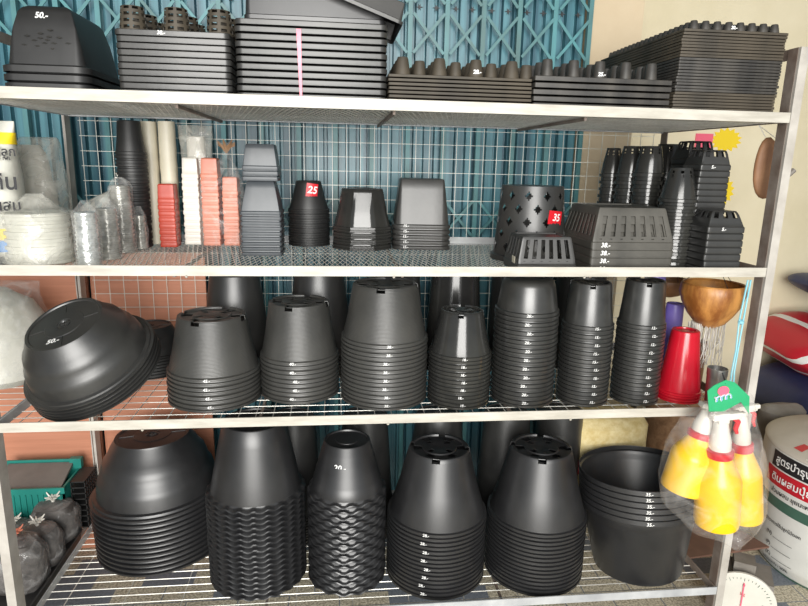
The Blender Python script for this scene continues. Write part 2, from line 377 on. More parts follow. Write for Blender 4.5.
for zi, mname in ((Z1, 'cream'), (Z2, 'cream'), (Z3, 'cream'), (Z4, 'greyrail')):
    mz = zi-.019; t_ = .0235
    sh = MB().box((0, -.003, zi-t_), (W, 0, zi)).box((0, 0, zi-t_), (W, .022, zi-t_+.0022)).obj('front_rail', mname, rk)
    MB().box((0, D-.0005, zi-t_), (W, D+.0025, zi)).box((0, D-.022, zi-t_), (W, D-.0005, zi-t_+.0022)).obj('back_rail', 'greyrail', rk)
    for x in (.003, W-.006):
        MB().box((x, .003, zi-t_), (x+.003, D-.003, zi)).obj('side_rail', 'rust' if x > 1 else 'greyrail', rk)
    ribs = [.42, .95, 1.42] if zi > Z3 else [.6, 1.25]
    if zi == Z1: ribs = [onz(193, 110, mz-.004).x, onz(386, 118, mz-.004).x, onz(552, 123, mz-.004).x]
    for x in ribs: MB().box((x-.003, .022, mz-.012), (x+.003, D-.022, mz-.0042)).obj('cross_rib', 'rust', rk)
    mb = MB()
    if zi in (Z1, Z2):
        cx, cy = .0135, .034; nx = int(W/cx); ny = int((D-.05)/cy); zc = mz-.0012
        # expanded metal: zig-zag strands that touch alternately
        for j in range(ny+1):
            y0 = .026+j*cy; pts = []
            for i in range(2*nx+1):
                s = 1 if (i+j) % 2 == 0 else -1; pts.append((.006+i*cx/2, y0+s*cy*.5, zc+s*.0004))
            w_ = .0042; n0 = len(mb.v)
            for p in pts: mb.v += [(p[0], p[1]-w_, p[2]-.0008), (p[0], p[1]+w_, p[2]-.0008), (p[0], p[1]+w_, p[2]+.0008), (p[0], p[1]-w_, p[2]+.0008)]
            for i in range(len(pts)-1):
                a = n0+4*i
                for e in range(4): mb.f.append((a+e, a+(e+1) % 4, a+4+(e+1) % 4, a+4+e))
        mb.obj('mesh_deck', 'expand', rk)
    elif zi == Z3:
        y = .03
        while y < D-.01: mb.tube([(.004, y, mz-.0012), (W-.006, y, mz-.0012)], .0013, 5); y += .043
        x = .03
        while x < W-.01: mb.tube([(x, .002, mz-.0034), (x, D-.003, mz-.0034)], .0012, 5); x += .043
        mb.obj('mesh_deck', 'wire', rk)
    else:
        y = .03
        while y < D-.01: mb.tube([(.004, y, mz-.0015), (W-.006, y, mz-.0015)], .0015, 5); y += .031
        x = .06
        while x < W-.01: mb.tube([(x, .002, mz-.004), (x, D-.003, mz-.004)], .0015, 5); x += .155
        mb.obj('mesh_deck', 'wire', rk)
# the neighbouring rack that the picture cuts off: same levels, standing against this one on the left
nb = empty('neighbour_shelf_rack', (-.33, 0, 0)); tag(nb, 'second wire shelf rack cut off at the left, carrying the teal crate and bags', 'shelf rack')
NI = Vector((.33, 0, 0))
for x in (-.66, -.028):
    MB().box((x, D-.003, 0), (x+.003, D+.03, Z2)).obj('post', 'post', nb, NI)
MB().box((-.66, -.001, 0), (-.657, .03, Z2)).obj('post', 'post', nb, NI)
for mz in (M2, M3, M4):
    MB().box((-.656, D-.002, mz-.02), (-.025, D, mz)).box((-.656, .0, mz-.02), (-.025, .002, mz-.002)).box((-.656, .0, mz-.02), (-.653, D, mz-.002)).box((-.029, .04, mz-.02), (-.026, D, mz-.0025)).obj('shelf_rail', 'greyrail', nb, NI)
    mb = MB(); y = .03
    while y < D-.01: mb.tube([(-.654, y, mz-.0013), (-.026, y, mz-.0013)], .0012, 5); y += .043
    mb.obj('mesh_deck', 'wire', nb, NI)
# wire bumps under the rails
for zi, pxs in ((Z2, (186, 394, 585)), (Z3, (142, 388, 570))):
    for px in pxs:
        p = ony(px, 270 if zi == Z2 else 425, -.003); o = MB().lathe([(.0005, -.004), (.003, -.002), (.0035, .001), (.0005, .003)], 8, (p.x, -.003, zi-.0245)).obj('weld_bead', 'cream', rk)
mb = MB(); z = M3+.02; yb = D+.008
while z < M1-.005: mb.tube([(.02, yb, z), (W-.02, yb, z)], .0011, 4); z += .0445
x = .025
while x < W-.01: mb.tube([(x, yb+.002, M3), (x, yb+.002, M1-.005)], .0011, 4); x += .0445
o = mb.obj('back_mesh_panel', 'wirew', rk)
# boards behind the left of the rack
zt = zat(.3, D+.05, 252)
for i, (a, b_) in enumerate(((-.75, ony(103, 450, D+.04).x), (ony(106, 450, D+.04).x, ony(206, 290, D+.04).x))):
    o = MB().box((0, 0, 0), (b_-a, .012, zt)).obj('wooden_board', 'wood', loc=(a, D+.04, 0))
    tag(o, ('salmon brown board leaning upright behind the bagged goods at the left rear post', 'salmon brown board standing behind the wide black bowls')[i], 'board')
# ------------------------------------------------------------------ round pots
def round_pot(name, R, Rt, H, p, mt, style='spoke', seg=48, facets=None, th=None):
    lip = R*.045+.0012; Rw = R-lip; s = (Rw-Rt)/H
    th = th or max(.0004, min(.0016, .55*s*p))
    pr = [(R-.5*lip, 0), (R, .07*p), (R, .32*p), (R-.75*lip, .36*p), (R-.75*lip, .44*p), (R-.25*lip, .48*p), (R-.25*lip, .76*p), (Rw, .84*p), (Rw, .86*p)]
    if style == 'bowl': pr = [(R-lip*.6, 0), (R, .08*p), (R, .42*p), (R-.8*lip, .52*p), (R-lip, .9*p)]
    if style == 'bowl': pr += [(R*.895, p*1.05), (R*.875, .27*H), (R*.85, .38*H), (R*.80, .445*H), (R*.78, .56*H), (R*.745, .67*H), (R*.685, .74*H), (R*.63, .86*H), (Rt*1.02, .97*H), (Rt, H)]
    elif style == 'dome': pr += [(Rw-s*H*.35, .5*H), (Rw-s*H*.7, .82*H), (Rt*1.0, .93*H), (Rt*.93, .975*H), (Rt*.82, H)]
    else: pr += [(Rt+s*H*.5, .5*H), (Rt+.012*s, H-.012), (Rt, H-.002), (Rt-.002, H)]
    nw = len(pr)-1; q = Rt if style != 'dome' else Rt*.82
    if style in ('spoke',): pr += [(q*.88, H), (q*.86, H-.005), (q*.58, H-.005), (q*.55, H-.002), (q*.30, H-.002), (q*.24, H-.004), (q*.03, H-.004)]
    elif style in ('bowl', 'plain'): pr += [(q*.93, H), (q*.91, H-.003), (q*.52, H-.003), (q*.50, H-.0015), (q*.2, H-.0015), (q*.17, H-.004), (q*.03, H-.004)]
    else: pr += [(q*.7, H), (q*.68, H-.003), (q*.03, H-.003)]
    def hole(i, j):
        if style == 'spoke':
            if i in (nw-2, nw-1, nw, nw+1): return j % 12 in (9, 10)
            if i in (nw+2,): return j % 8 in (2, 3, 4)
            if i in (nw+4,): return j % 12 in (4, 5, 6)
        if style == 'bowl' and i == nw+2: return j % 16 == 5 and False
        return False
    mod = None
    if facets:
        def mod(a):
            h = math.pi/facets; b = ((a+h) % (2*h))-h; return (math.cos(h)/math.cos(b))*.75+.25*1.0
    return shell(name, pr, circ(seg, mod), mt, hole, th), pr
def radius_at(pr, z):
    for (r0, a), (r1, b) in zip(pr, pr[1:]):
        if a <= z <= b and b > a: return r0+(r1-r0)*(z-a)/(b-a)
    return pr[0][0]
def row_stack(xl, xr, yb, yr, n, yt, wt, z, mt, style, look, where, group, mark=None, mx=0, topmark=None, yc=None, facets=None, ztp=None, toplook=None, cat='pot', name='plant_pot', wave=None, ymin=.012):
    c, R = fit_round(xl, xr, yb, z, ymin, yc)
    fy = c.y-R
    zr = zat(c.x, fy, yr); p = (zr-z)/n
    Rt = wt/2
    zt = ztp
    for _ in range(4):
        pt = Vector((c.x, c.y-Rt, zt or z+.2)); r_ = wt/2*dep(pt)/F_PX; Rt_ = min(r_, R*.93)
        zt = ztp or zat(c.x, c.y-Rt_, yt); Rt = Rt_
        wt_ = wt
    H = zt-(zr-p)
    me, pr = round_pot(name, R, Rt, H, p, mt, style, facets=facets)
    o = link(name, me)
    if mark: text(mark, p*.46, on_round(R*.995, p*.62, AV(c)+mx/(R*F_PX/dep(c))), parent=o, bold=.018)
    if DBG: print('%-28s c=(%.3f %.3f) R=%.3f Rt=%.3f H=%.3f p=%.4f top=%.3f' % (where[:28], c.x, c.y, R, Rt, H, p, zt))
    L = stack(o, n, c, p, look, where, cat, group, toplook=toplook)
    return L, c, R, H, p, pr
DBG = False
P3 = 'round pots in stacks on the third shelf'
P4 = 'round pots in stacks on the bottom shelf'
A = dict(z=M3, group=P3)
row_stack(171, 261, 413, 378, 4, 322, 70, M3, 'blackr', 'spoke', 'ringed black pot', 'the widest short stack beside the wide bowls', P3, '45.-', -6)
row_stack(262, 339, 405, 361, 5, 307, 62, M3, 'blackr', 'spoke', 'ringed black pot', 'the second ringed stack from the wide bowls', P3, '40.-', -6)
row_stack(341, 426, 411.5, 344, 8, 289, 68, M3, 'blackr', 'spoke', 'ringed black pot', 'the tall wide stack of eight', P3, '38.-', 3)
row_stack(427, 489, 410.5, 357, 7, 314, 44, M3, 'gloss', 'spoke', 'smooth shiny black pot', 'the small short stack of seven', P3, '18.-', 4)
row_stack(490, 552, 408.6, 313, 11, 282, 52, M3, 'edge', 'dome', 'dark rounded pot', 'the eleven-high domed stack', P3, '20.-', 3)
row_stack(556, 606, 407, 326, 10, 285, 41, M3, 'edge', 'spoke', 'slim dark pot', 'the slim stack next to the domed one', P3, '15.-', 11)
row_stack(610, 656, 406, 325, 10, 283, 39, M3, 'edge', 'spoke', 'slim dark pot', 'the slim stack beside the red pots', P3, '12.-', 13)
row_stack(655, 698, 402, 394, 2, 333, 27, M3, 'red', 'small', 'glossy red pot', 'the red pair at the rack end', 'red pots', yc=.12, toplook='glossy red upturned pot')
for i, (xa, xb, yy, nn, who) in enumerate(((203, 275, 385, 3, 'the rear stack behind the two widest ringed stacks'), (284, 356, 383, 3, 'the rear stack behind the second ringed stack'),
        (364, 424, 380, 2, 'the rear stack behind the stack of eight'), (421, 481, 380, 3, 'the rear stack behind the small shiny stack'), (483, 536, 380, 3, 'the rear stack left of the domed stack'), (545, 600, 380, 3, 'the rear stack between the domed and slim ones'))):
    row_stack(xa, xb, yy, yy-8*nn, nn, 0, 50, M3, 'black' if i != 3 else 'gloss', 'plain', 'dark pot', who, 'rear pots on the third shelf', yc=.42, ztp=M3+.30+.005*(i % 2))
# bottom shelf
row_stack(386, 483, 601, 534, 8, 460, 63, M4, 'deep', 'spoke', 'large black pot', 'the large stack with eight price marks', P4, '28.-', -9)
row_stack(484, 580, 597, 534, 8, 460, 63, M4, 'deep', 'spoke', 'large black pot', 'the large unmarked stack beside the upright pots', P4)
def wavy_pot(R, Rt, H, p, mt, nwave, amp, name='wavy_rim_pot', tiers=0):
    Rw = R*.90; pr = [(R, 0), (R*.985, .17*p), (R*.93, .30*p), (Rw, .55*p), (Rw-.0002, .66*p), (Rw-.0006, .9*p)]
    for q in ((.25, .5, .75) if not tiers else (.2, .215, .4, .415, .6, .615, .8, .815)):
        r = Rw+(Rt-Rw)*q
        if tiers and q in (.215, .415, .615, .815): r -= .0015
        pr.append((r, p+(H-p)*q))
    pr += [(Rt, H-.002), (Rt-.002, H), (Rt*.9, H), (Rt*.88, H-.004), (Rt*.5, H-.004), (Rt*.48, H-.002), (Rt*.03, H-.002)]
    wv = lambda i, j, n: amp*math.sin(2*math.pi*nwave*j/n)*(1, 1, .7)[i] if i < 3 else 0
    return shell(name, pr, circ(nwave*6), mt, None, max(.0004, .5*(Rw-Rt)/H*p), wave=wv)
def wavy_stack(xl, xr, yb, yr, n, yt, wt, mt, nwave, amp, where, alt, look, tiers=0, mark=None):
    c, R = fit_round(xl, xr, yb, M4); z0 = M4+amp; p = (zat(c.x, c.y-R, yr)-z0)/n
    Rt = wt/2*dep((c.x, c.y-R*.6, M4+.3))/F_PX; zt = zat(c.x, c.y-Rt, yt); H = zt-z0-p*(n-1)
    if DBG: print(where, c, R, Rt, H, p)
    o = link('wavy_rim_pot', wavy_pot(R, Rt, H, p, mt, nwave, amp, tiers=tiers))
    L = stack(o, n, (c.x, c.y, z0), p, look, where, 'pot', 'wavy rimmed pots', jit=.4, jxy=.0012)
    if alt:
        for k, q in enumerate(L):
            if k % 2: q.rotation_euler.z += math.pi/nwave
    if mark:
        z_ = H*.66; R_ = R*.94+(Rt-R*.94)*.66
        text(mark, .022, on_round(R_, z_, AV(c)-.25), parent=L[-1], bold=.02)
    return c, R
wavy_stack(212, 306, 601, 508, 17, 432, 63, 'deep', 22, .0024, 'the wide stack with parallel waves', False, 'wavy rimmed black pot')
wavy_stack(309, 385, 597, 503, 17, 449, 47, 'deep', 15, .0034, 'the narrow stack with crossing waves', True, 'wavy rimmed black pot', 1, '20.-')
for i, (xa, xb, yy, who) in enumerate(((398, 468, 560, 'behind the large marked stack'), (468, 528, 560, 'between the two large stacks'), (265, 325, 556, 'added between the two wavy stacks'), (334, 394, 558, 'added behind the narrow wavy stack'), (526, 572, 548, 'added left of the yellow grain bag'))):  # stacks beside the wavy pots and grain bag are added to darken gaps
    row_stack(xa, xb, yy, yy-7*5, 5, 0, 46, M4, 'black', 'plain', 'dark pot', 'the rear stack '+who, 'rear pots on the bottom shelf', yc=.40, ztp=M4+.40)
# wide bowls, bottom shelf
def bowl_stack(c, R, Rt, H, p, n, mt, where, look, tilt, group, mark=None):
    me, pr = round_pot('bowl_pot', R, Rt, H, p, mt, 'bowl', seg=64, th=.0012)
    o = link('bowl_pot', me); L = stack(o, n, c, p, look, where, 'bowl', group, tilt=tilt, jit=1)
    # moulded cross lines and centre boss on each base are part of the mould; the topmost carries the price
    t_ = L[-1]; mb = MB()
    for a in (0, 90):
        a = math.radians(a+8); d = Vector((math.cos(a), math.sin(a), 0))*Rt*.88; mb.bar(-d+Vector((0, 0, H-.0022)), d+Vector((0, 0, H-.0022)), .0012, .0016)
    mb.lathe([(Rt*.15, H-.0045), (Rt*.15, H-.001), (Rt*.12, H-.0006), (Rt*.1, H-.003)], 20)
    mb.obj('base_cross', mt, t_)
    if mark: text(mark, .020, lambda u, v: Vector((u-Rt*.15, v-Rt*.62, H-.0022)), parent=t_, bold=.03)
    return L
c, R = fit_round(90, 219, 568, M4)
p = (zat(c.x, c.y-R, 513)-M4)/12
Rt = 34*dep((c.x, c.y, M4+.3))/F_PX; H = zat(c.x, c.y-Rt, 443)-M4-11*p
if DBG: print('bowlB', c, R, Rt, H, p)
bowl_stack((c.x+.050, D-.02-R*.93, M4+.010), R*.93, Rt, H, p, 12, 'deep', 'the wide bowls on the bottom shelf', 'wide stepped black bowl', (0, -2.4), 'wide bowls on the bottom shelf')
# tilted bowls, third shelf
Yc = .17; c = ony(98, 367, Yc); R = 64*dep(c)/F_PX
tl = (26, -16); zc = M3+R*math.sin(math.radians(30.5))*.95+.004
c.z = zc
if DBG: print('bowlT', c, R)
bowl_stack((c.x, max(c.y, R*.97+.012), zc), R, R*.56, R*.78, .0105, 5, 'black', 'the tilted bowls on the third shelf', 'wide stepped black bowl', tl, 'tilted wide bowls', '50.-')
cc, R2 = fit_round(128, 182, 398, M3, yc=.43)
bowl_stack((cc.x, cc.y, M3+.001), .105, .06, .085, .009, 7, 'matte', 'the rear bowls behind the tilted ones', 'dark stepped bowl', (0, 0), 'rear bowls on the third shelf')
# upright pots
c, _ = fit_round(590, 674, 601, M4, ymin=.003); Rb = 41.5*dep(c)/F_PX
Rr = 57*dep((c.x, c.y, M4+.2))/F_PX
zl = zat(c.x, c.y-Rr, 536); zh = zat(c.x, c.y-Rr, 507); p = (zh-zl)/5; Hh = zl-M4+.004
if DBG: print('upright', c, Rb, Rr, Hh, p)
lip = .005; pr = [(Rr-.002, 0), (Rr, .001), (Rr, .8*p), (Rr-lip, p), (Rr-lip-.002, .028), (Rr-lip-.0035, .03)]
for q in range(1, 14): pr += [(Rr-lip-.004+(Rb-Rr+lip+.004)*(q-.12)/14, .03+(Hh-.03)*(q-.12)/14), (Rr-lip-.0050+(Rb-Rr+lip+.004)*q/14, .03+(Hh-.03)*q/14)]
pr += [(Rb, Hh-.003), (Rb-.003, Hh), (Rb*.9, Hh), (Rb*.88, Hh-.004), (Rb*.03, Hh-.004)]
o = link('plant_pot', shell('plant_pot', pr, circ(64), 'deep', None, .0013, flip=Hh))
text('35.-', p*.75, on_round(Rr, Hh-p*.5, AV(c)+.24), parent=o, bold=.02)
stack(o, 6, (c.x, c.y, M4+Rb*math.sin(math.radians(5.8))+.0005), p, 'large upright black pot', 'the upright stack at the rack end', 'pot', 'upright open pots', jit=1, jxy=.0004, tilt=(-5, -3))
# ------------------------------------------------------------------ square pots
def square_pot(name, hx, hy, rc, H, p, top, mt, lipf=.055, rim=.8, nx=4, holes=None, th=None, cap=True, double=False):
    lip = hx*lipf+.0006; tp = hx-lip-top            # taper inset
    pr = [(.0006, 0), (0, .12*p), (0, (rim-.1)*p), (lip*.4, rim*p), (lip, min(.97, rim+.1)*p)]
    for q in (.25, .5, .75): pr.append((lip+tp*q, p+(H-p)*q))
    pr += [(lip+tp, H-.003), (lip+tp+.0025, H)]
    th = th or max(.0004, min(.0012, .5*tp/H*p))
    rg = rrect(hx, hy, rc, nx, nx)
    hf = (lambda i, t: holes(i, t)) if holes else None
    return shell(name, pr, rg, mt, hf, th, cap=cap)
def sq_stack(xl, xr, yb, yr, n, yt, wt, z, Y, hy, mt, look, where, group, rc=.12, rz=0, mark=None, mx=0, toplook=None, cat='pot', name='square_pot', jit=.7, holes=None, nx=4, dual=None, rim=.68):
    if Y is None: Y = onz((xl+xr)/2, yb, z).y
    a = ony(xl, yb, Y); b = ony(xr, yb, Y); hx = (b.x-a.x)/2; cx = (a.x+b.x)/2; hyy = hx*hy
    p = (zat(cx, Y, yr)-z)/n; top = wt/2*dep((cx, Y, z+.1))/F_PX; zt = zat(cx, Y+(hx-top), yt); H = zt-z-p*(n-1)
    if DBG: print('%-28s cx=%.3f hx=%.3f top=%.3f H=%.3f p=%.4f zt=%.3f' % (where[:28], cx, hx, top, H, p, zt))
    o = link(name, square_pot(name, hx, hyy, rc*hx, H, p, top, mt, holes=holes, nx=nx, rim=rim))
    if mark: text(mark, p*.7, on_front(mx/F_PX*dep((cx, Y, z)), -hyy, p*.5), parent=o, bold=.02)
    L = stack(o, n, (cx, Y+hyy, z), p, look, where, cat, group, rz=rz, jit=jit, toplook=toplook)
    return cx, Y+hyy, zt, hx, p, L
G2 = 'pots on the second shelf'
# grey tall stack: nine, two more on top
cx, cy, zt, hx, p, L = sq_stack(241.5, 282, 256, 210, 9, 181, 27, M2, None, 1, 'slate', 'grey square pot', 'the lower grey square stack', 'grey square pots', rc=.10, cat='pot')
a = zt
sq_h = .036/1.0
hx2 = 17.3*dep((cx, cy, a))/F_PX
o = link('square_pot', square_pot('square_pot', hx2, hx2, .004, zat(cx, cy-hx2, 144)-a-p*2, p, 13.5*dep((cx, cy, a))/F_PX, 'slate'))
stack(o, 3, (cx+.001, cy, a+.0005), p, 'grey square pot', 'the three grey pots resting on the nine', 'pot', 'grey square pots', jit=.5)
sq_stack(160, 177, 245.5, 197, 8, 184, 15, M2, .44, 1.1, 'redsq', 'brick red square pot', 'the red square stack', 'red square pots', rc=.15)
sq_stack(164, 179, 244, 184, 9, 171, 13, M2, .52, 1, 'matte', 'black square pot', 'the black stack behind the red one', 'rear square pots', rc=.15)
sq_stack(185, 201.5, 244.5, 172, 12, 157.5, 14, M2, None, 1.2, 'whitep', 'white square pot', 'the white square stack', 'white square pots', rc=.15)
sq_stack(203.5, 221, 245.5, 172, 12, 158, 15, M2, None, 1.2, 'pink', 'salmon square pot', 'the taller salmon stack', 'salmon square pots', rc=.15)
sq_stack(224, 240, 245.5, 189, 9, 177, 14, M2, None, 1.2, 'pink', 'salmon square pot', 'the shorter salmon stack', 'salmon square pots', rc=.15)
row_stack(289, 330, 247, 209, 8, 181, 25, M2, 'matte', 'small', 'matte black pot', 'the stack with the red price tag', 'round pots on the second shelf')
row_stack(331, 393, 251.5, 227, 4, 189, 45, M2, 'gloss', 'small', 'shiny faceted black pot', 'the eight-sided stack', 'faceted pots', facets=8)
cx, cy, zt, hx, p, L = sq_stack(394, 452, 250, 223.5, 5, 179, 44, M2, None, .95, 'tray', 'grey rounded square pot', 'the squarish stack right of the shiny one', 'rounded square pots', rc=.32, rz=-4, mark='15.-', mx=-16)
# black tall stack far left + cream bundles
row_stack(123, 152, 238, 150, 12, 120, 22, M2, 'matte', 'small', 'slim black pot', 'the tall black rear stack at the left', 'slim black pots', yc=.45)
# perforated round pot
c, R = fit_round(491, 566, 250, M2, yc=.26); zt = zat(c.x, c.y-R*.9, 187)
H = zt-M2; n = 132; pr = [(R, 0), (R, .014), (R*.95, .016)]
rows = 35; z0 = .022; Rt = R*.80
for i in range(rows+1): pr.append((R*.93+(Rt-R*.93)*i/rows, z0+(H-.008-z0)*i/rows))
pr += [(Rt*.99, H), (Rt*.8, H), (Rt*.05, H-.002)]
def dia(i, j):
    i -= 3
    if i < 0 or i >= rows-1: return False
    i = i % 14; j = j % 12
    def cell(ci, cj): return (abs(i-ci)+abs(j-cj)) <= 2
    return cell(3, 3) or cell(10, 9)
o = link('perforated_pot', shell('perforated_pot', pr, circ(n), 'tray', dia, .0016), loc=(c.x, c.y, M2))
tag(o, 'black round pot pierced with diamond holes and wearing a red tag', 'pot')
# ------------------------------------------------------------------ slotted baskets
def basket(name, hx, hy, H, p, top, mt, slots, zband, side):
    lip = .0025; tp = hx-lip-top; pr = [(0, 0), (0, .75*p), (lip, .85*p)]
    q0, q1 = zband; zz = [p*1.05, q0*.30*H+.7*p, q0*.55*H+.3*p+.002, q0*H, q1*H, H-.004]
    for z_ in zz: pr.append((lip+tp*(z_-p)/(H-p), z_))
    pr += [(lip+tp+.001, H), (lip+tp+.006, H), (lip+tp+.007, H-.003)]
    nx = slots*4+2; ny = side*4+2
    def hole(i, t):
        s, k = t
        if s == 'c': return False
        N_ = slots if s in ('front', 'back') else side
        if i == 6: return 2 <= k % 4+0 <= 3 and 2 <= k < N_*4+1
        if i == 4: return k % 4 == 2 and 2 <= k < N_*4+1
        return False
    return shell(name, pr, rrect(hx, hy, .006, nx, ny, 3), mt, hole, .0016)
def basket_stack(xl, xr, yb, yr, n, yt, wt, Y, depth, mt, slots, side, where, look, group, zb=(.42, .86), mark=None, mx=0):
    a = ony(xl, yb, Y); b = ony(xr, yb, Y); hx = (b.x-a.x)/2; cx = (a.x+b.x)/2; p = (zat(cx, Y, yr)-M2)/n
    top = wt/2*dep((cx, Y, M2+.1))/F_PX; zt = zat(cx, Y+hx-top, yt); H = zt-M2-p*(n-1)
    if DBG: print(where, cx, hx, top, H, p)
    o = link('slotted_basket', basket('slotted_basket', hx, depth/2, H, p, top, mt, slots, zb, side))
    if mark: text(mark, p*.8, on_front(mx/F_PX*dep(a), -depth/2, p*.42), parent=o, bold=.02)
    return stack(o, n, (cx, Y+depth/2, M2), p, look, where, 'basket', group, jit=.3)
B = basket_stack(517, 577, 266, 263, 1, 237, 51, .035, .13, 'tray', 6, 4, 'in front of the diamond-holed pot', 'single grey slotted basket with a pale sticker', None, (.38, .92))
basket_stack(590, 672, 265.5, 241, 4, 208, 70, .035, .22, 'dusty', 7, 8, 'the long slotted basket stack', 'dusty slotted basket', 'long slotted baskets', (.30, .80), '38.-', -29)
# sticker on the basket's left flank
p_ = ony(509, 255, .075)
b0 = B[0]; hxs = (ony(577, 266, .035).x-ony(517, 266, .035).x)/2
q = Matrix.Rotation(math.radians(-8), 4, 'Y')
mb = MB().box((-.0006, -.013, -.010), (.0, .013, .013)); o = mb.obj('sticker', 'creamp', b0, (-hxs-.0008+.002, -.028, .022)); tag(o, 'pale square sticker')
# ------------------------------------------------------------------ tall slotted orchid pots
def orchid_pot(R, Rt, H, p, seg=48):
    Rw = R*.90; pr = [(R, 0), (R, .42*p), (Rw, .5*p)]
    for q in (.3, .60, .66, .76, .80, .90, .94): pr.append((Rw+(Rt-Rw)*q, p+(H-p)*q))
    pr += [(Rt, H), (Rt*.7, H), (Rt*.05, H-.002)]
    def hole(i, j): return i in (5, 7) and j % 6 in (2, 3) or i == 10 and j % 8 in (2, 3)
    return shell('orchid_pot', pr, circ(seg), 'gloss', hole, max(.0004, .5*(Rw-Rt)/H*p))
def orchid_stack(xl, xr, yb, yr, n, yt, wt, Y, where, look='slim slotted black pot', mark=None):
    c = ony((xl+xr)/2, yb, Y); R = (xr-xl)/2*dep((c.x, Y, M2))/F_PX; p = (zat(c.x, Y-R, yr)-M2)/n
    Rt = wt/2*dep((c.x, Y, M2+.2))/F_PX; H = zat(c.x, Y-Rt, yt)-M2-p*(n-1)
    if DBG: print(where, c.x, Y, R, Rt, H, p)
    o = link('orchid_pot', orchid_pot(R, Rt, H, p))
    L = stack(o, n, (c.x, Y, M2), p, look, where, 'pot', 'slotted orchid pots', jit=2)
    if mark: text(mark, .011, on_round(Rt+(R*.9-Rt)*.5, H*.50, AV(c)-.1), parent=L[-1], bold=.03)
orchid_stack(593, 616, 252, 170, 12, 148, 13, .42, 'the leftmost slotted stack behind the baskets')
orchid_stack(608, 636, 253, 170, 12, 146, 17, .345, 'the second slotted stack behind the baskets')
orchid_stack(625, 655, 254, 169, 12, 146, 19, .27, 'the third slotted stack behind the baskets')
orchid_stack(641, 673, 256, 168, 12, 144, 21, .50, 'the rear slotted stack touching the wall side')
orchid_stack(652, 689, 263, 196, 11, 168, 21, .135, 'the front slotted stack right of the baskets', mark='5.-')
def sq_holes(i, t): return (i in (6, 7)) and t[0] != 'c' and t[1] in (1, 2, 5, 6, 9, 10)
def osq(xl, xr, yb, yr, n, yt, wt, Y, where, look, mt='black', mark='5.-', hy=1):
    cx, cy, zt, hx, p, L = sq_stack(xl, xr, yb, yr, n, yt, wt, M2, Y, hy, mt, look, where, 'square slotted pots', rc=.1, holes=sq_holes, nx=12, rim=.85, name='slotted_square_pot')
    text(mark, .011, on_front(-.008, -hx*hy, p*.5), parent=L[-1], bold=.03)
osq(688, 718, 265, 164, 17, 150, 24, .10, 'the taller square stack near the post', 'tall square slotted black pot')
osq(675, 703, 262, 158, 17, 141, 22, .235, 'the square stack just behind the taller one', 'square slotted black pot', 'matte')
osq(703, 740, 266, 226, 7, 211, 27, .012, 'the short square stack in front', 'square slotted black pot')
# ------------------------------------------------------------------ top shelf trays
def tray(name, hx, hy, band, rc, mt, th=.001, deep=0, face=True):
    pr = [(.0003, 0), (0, .1*band), (0, .88*band), (.0012, band)]
    return shell(name, pr, rrect(hx, hy, rc, 2, 2, 4), mt, None, th)
def cups(nx, ny, sx, sy, r0, r1, h, z, stag=False, seg=12, ribs=False, off=(0, 0)):
    mb = MB()
    for j in range(ny):
        m_ = nx-(1 if (stag and j % 2) else 0)
        for i in range(m_):
            x = (i-(m_-1)/2)*sx+off[0]; y = (j-(ny-1)/2)*sy+off[1]
            mb.lathe([(r0, 0), (r0*.97, h*.2), (r1*1.03, h*.9), (r1*.9, h)], seg, (x, y, z))
    return mb
def tray_stack(xl, xr, Y, depth, ytop, n, where, look, group, mt, cupf=None, name='seedling_tray', rc=.004, rim=.8, mats=None, jit=.15, jxy=.001, mark=None, mx=0, px_y=90, seesh=True):
    a = ony(xl, px_y, Y); b = ony(xr, px_y, Y); hx = (b.x-a.x)/2; cx = (a.x+b.x)/2; zt = zat(cx, Y, ytop); p = (zt-M1)/n
    if DBG: print(where, 'cx', cx, 'hx', hx, 'p', p, 'zt', zt)
    root = link(name, tray(name, hx, depth/2, p*rim, rc, mt))
    L = stack(root, n, (cx, Y+depth/2, M1), p, look, where, 'tray', group, jit=jit, jxy=jxy)
    if mats:
        for k, q in enumerate(L):
            mm = mats(k)
            if mm != mt:
                key = name+mm
                if key not in _tc: _tc[key] = q.data.copy(); _tc[key].materials.clear(); _tc[key].materials.append(K[mm])
                q.data = _tc[key]
    return cx, Y+depth/2, zt, hx, p, L
def cup_parts(par, nx, ny, sx, sy, r0, r1, h, z, seg, mt, ox, ytot=None):
    me = MB().lathe([(r0, 0), (r0*.97, h*.2), (r1*1.03, h*.9), (r1*.9, h)], seg).mesh('seedling_cup', mt)
    for j in range(ny):
        for i in range(nx): link('seedling_cup', me, par, ((i-(nx-1)/2)*sx+ox, (j-((ytot or ny)-1)/2)*sy, z))
DY = .03
# rectangular tray stack with net cups (left)
cx, cy, zt, hx, p, L = tray_stack(118, 232, DY, .27, 29.5, 11, 'the tray stack crowned with net cups', 'grey rectangular tray', 'grey trays with net cups', 'tray', rc=.014, rim=.86, name='net_cup_tray')
text('38.-', .011, on_front(-.022, -.135, p*.45), parent=L[-1], bold=.03)
def net_cup(r0, r1, h):
    pr = [(r0+(r1-r0)*i/8, h*i/8) for i in range(9)]+[(r1*.8, h*1.02), (r1*.1, h*1.02)]
    return shell('net_cup', pr, circ(24), 'brown', lambda i, j: (i % 2 == 1 and i < 8 and j % 3 != 0), .0014)
r0 = 13.2*dep((cx, cy-.08, zt))/F_PX
ncm = net_cup(r0, r0*.82, .053)
for j, yy in enumerate((-.085, 0, .085)):
    for i, xx in enumerate((-.092, 0, .092)):
        link('net_cup', ncm, L[-1], (xx+(.0 if j == 0 else .004), yy, p*.8))
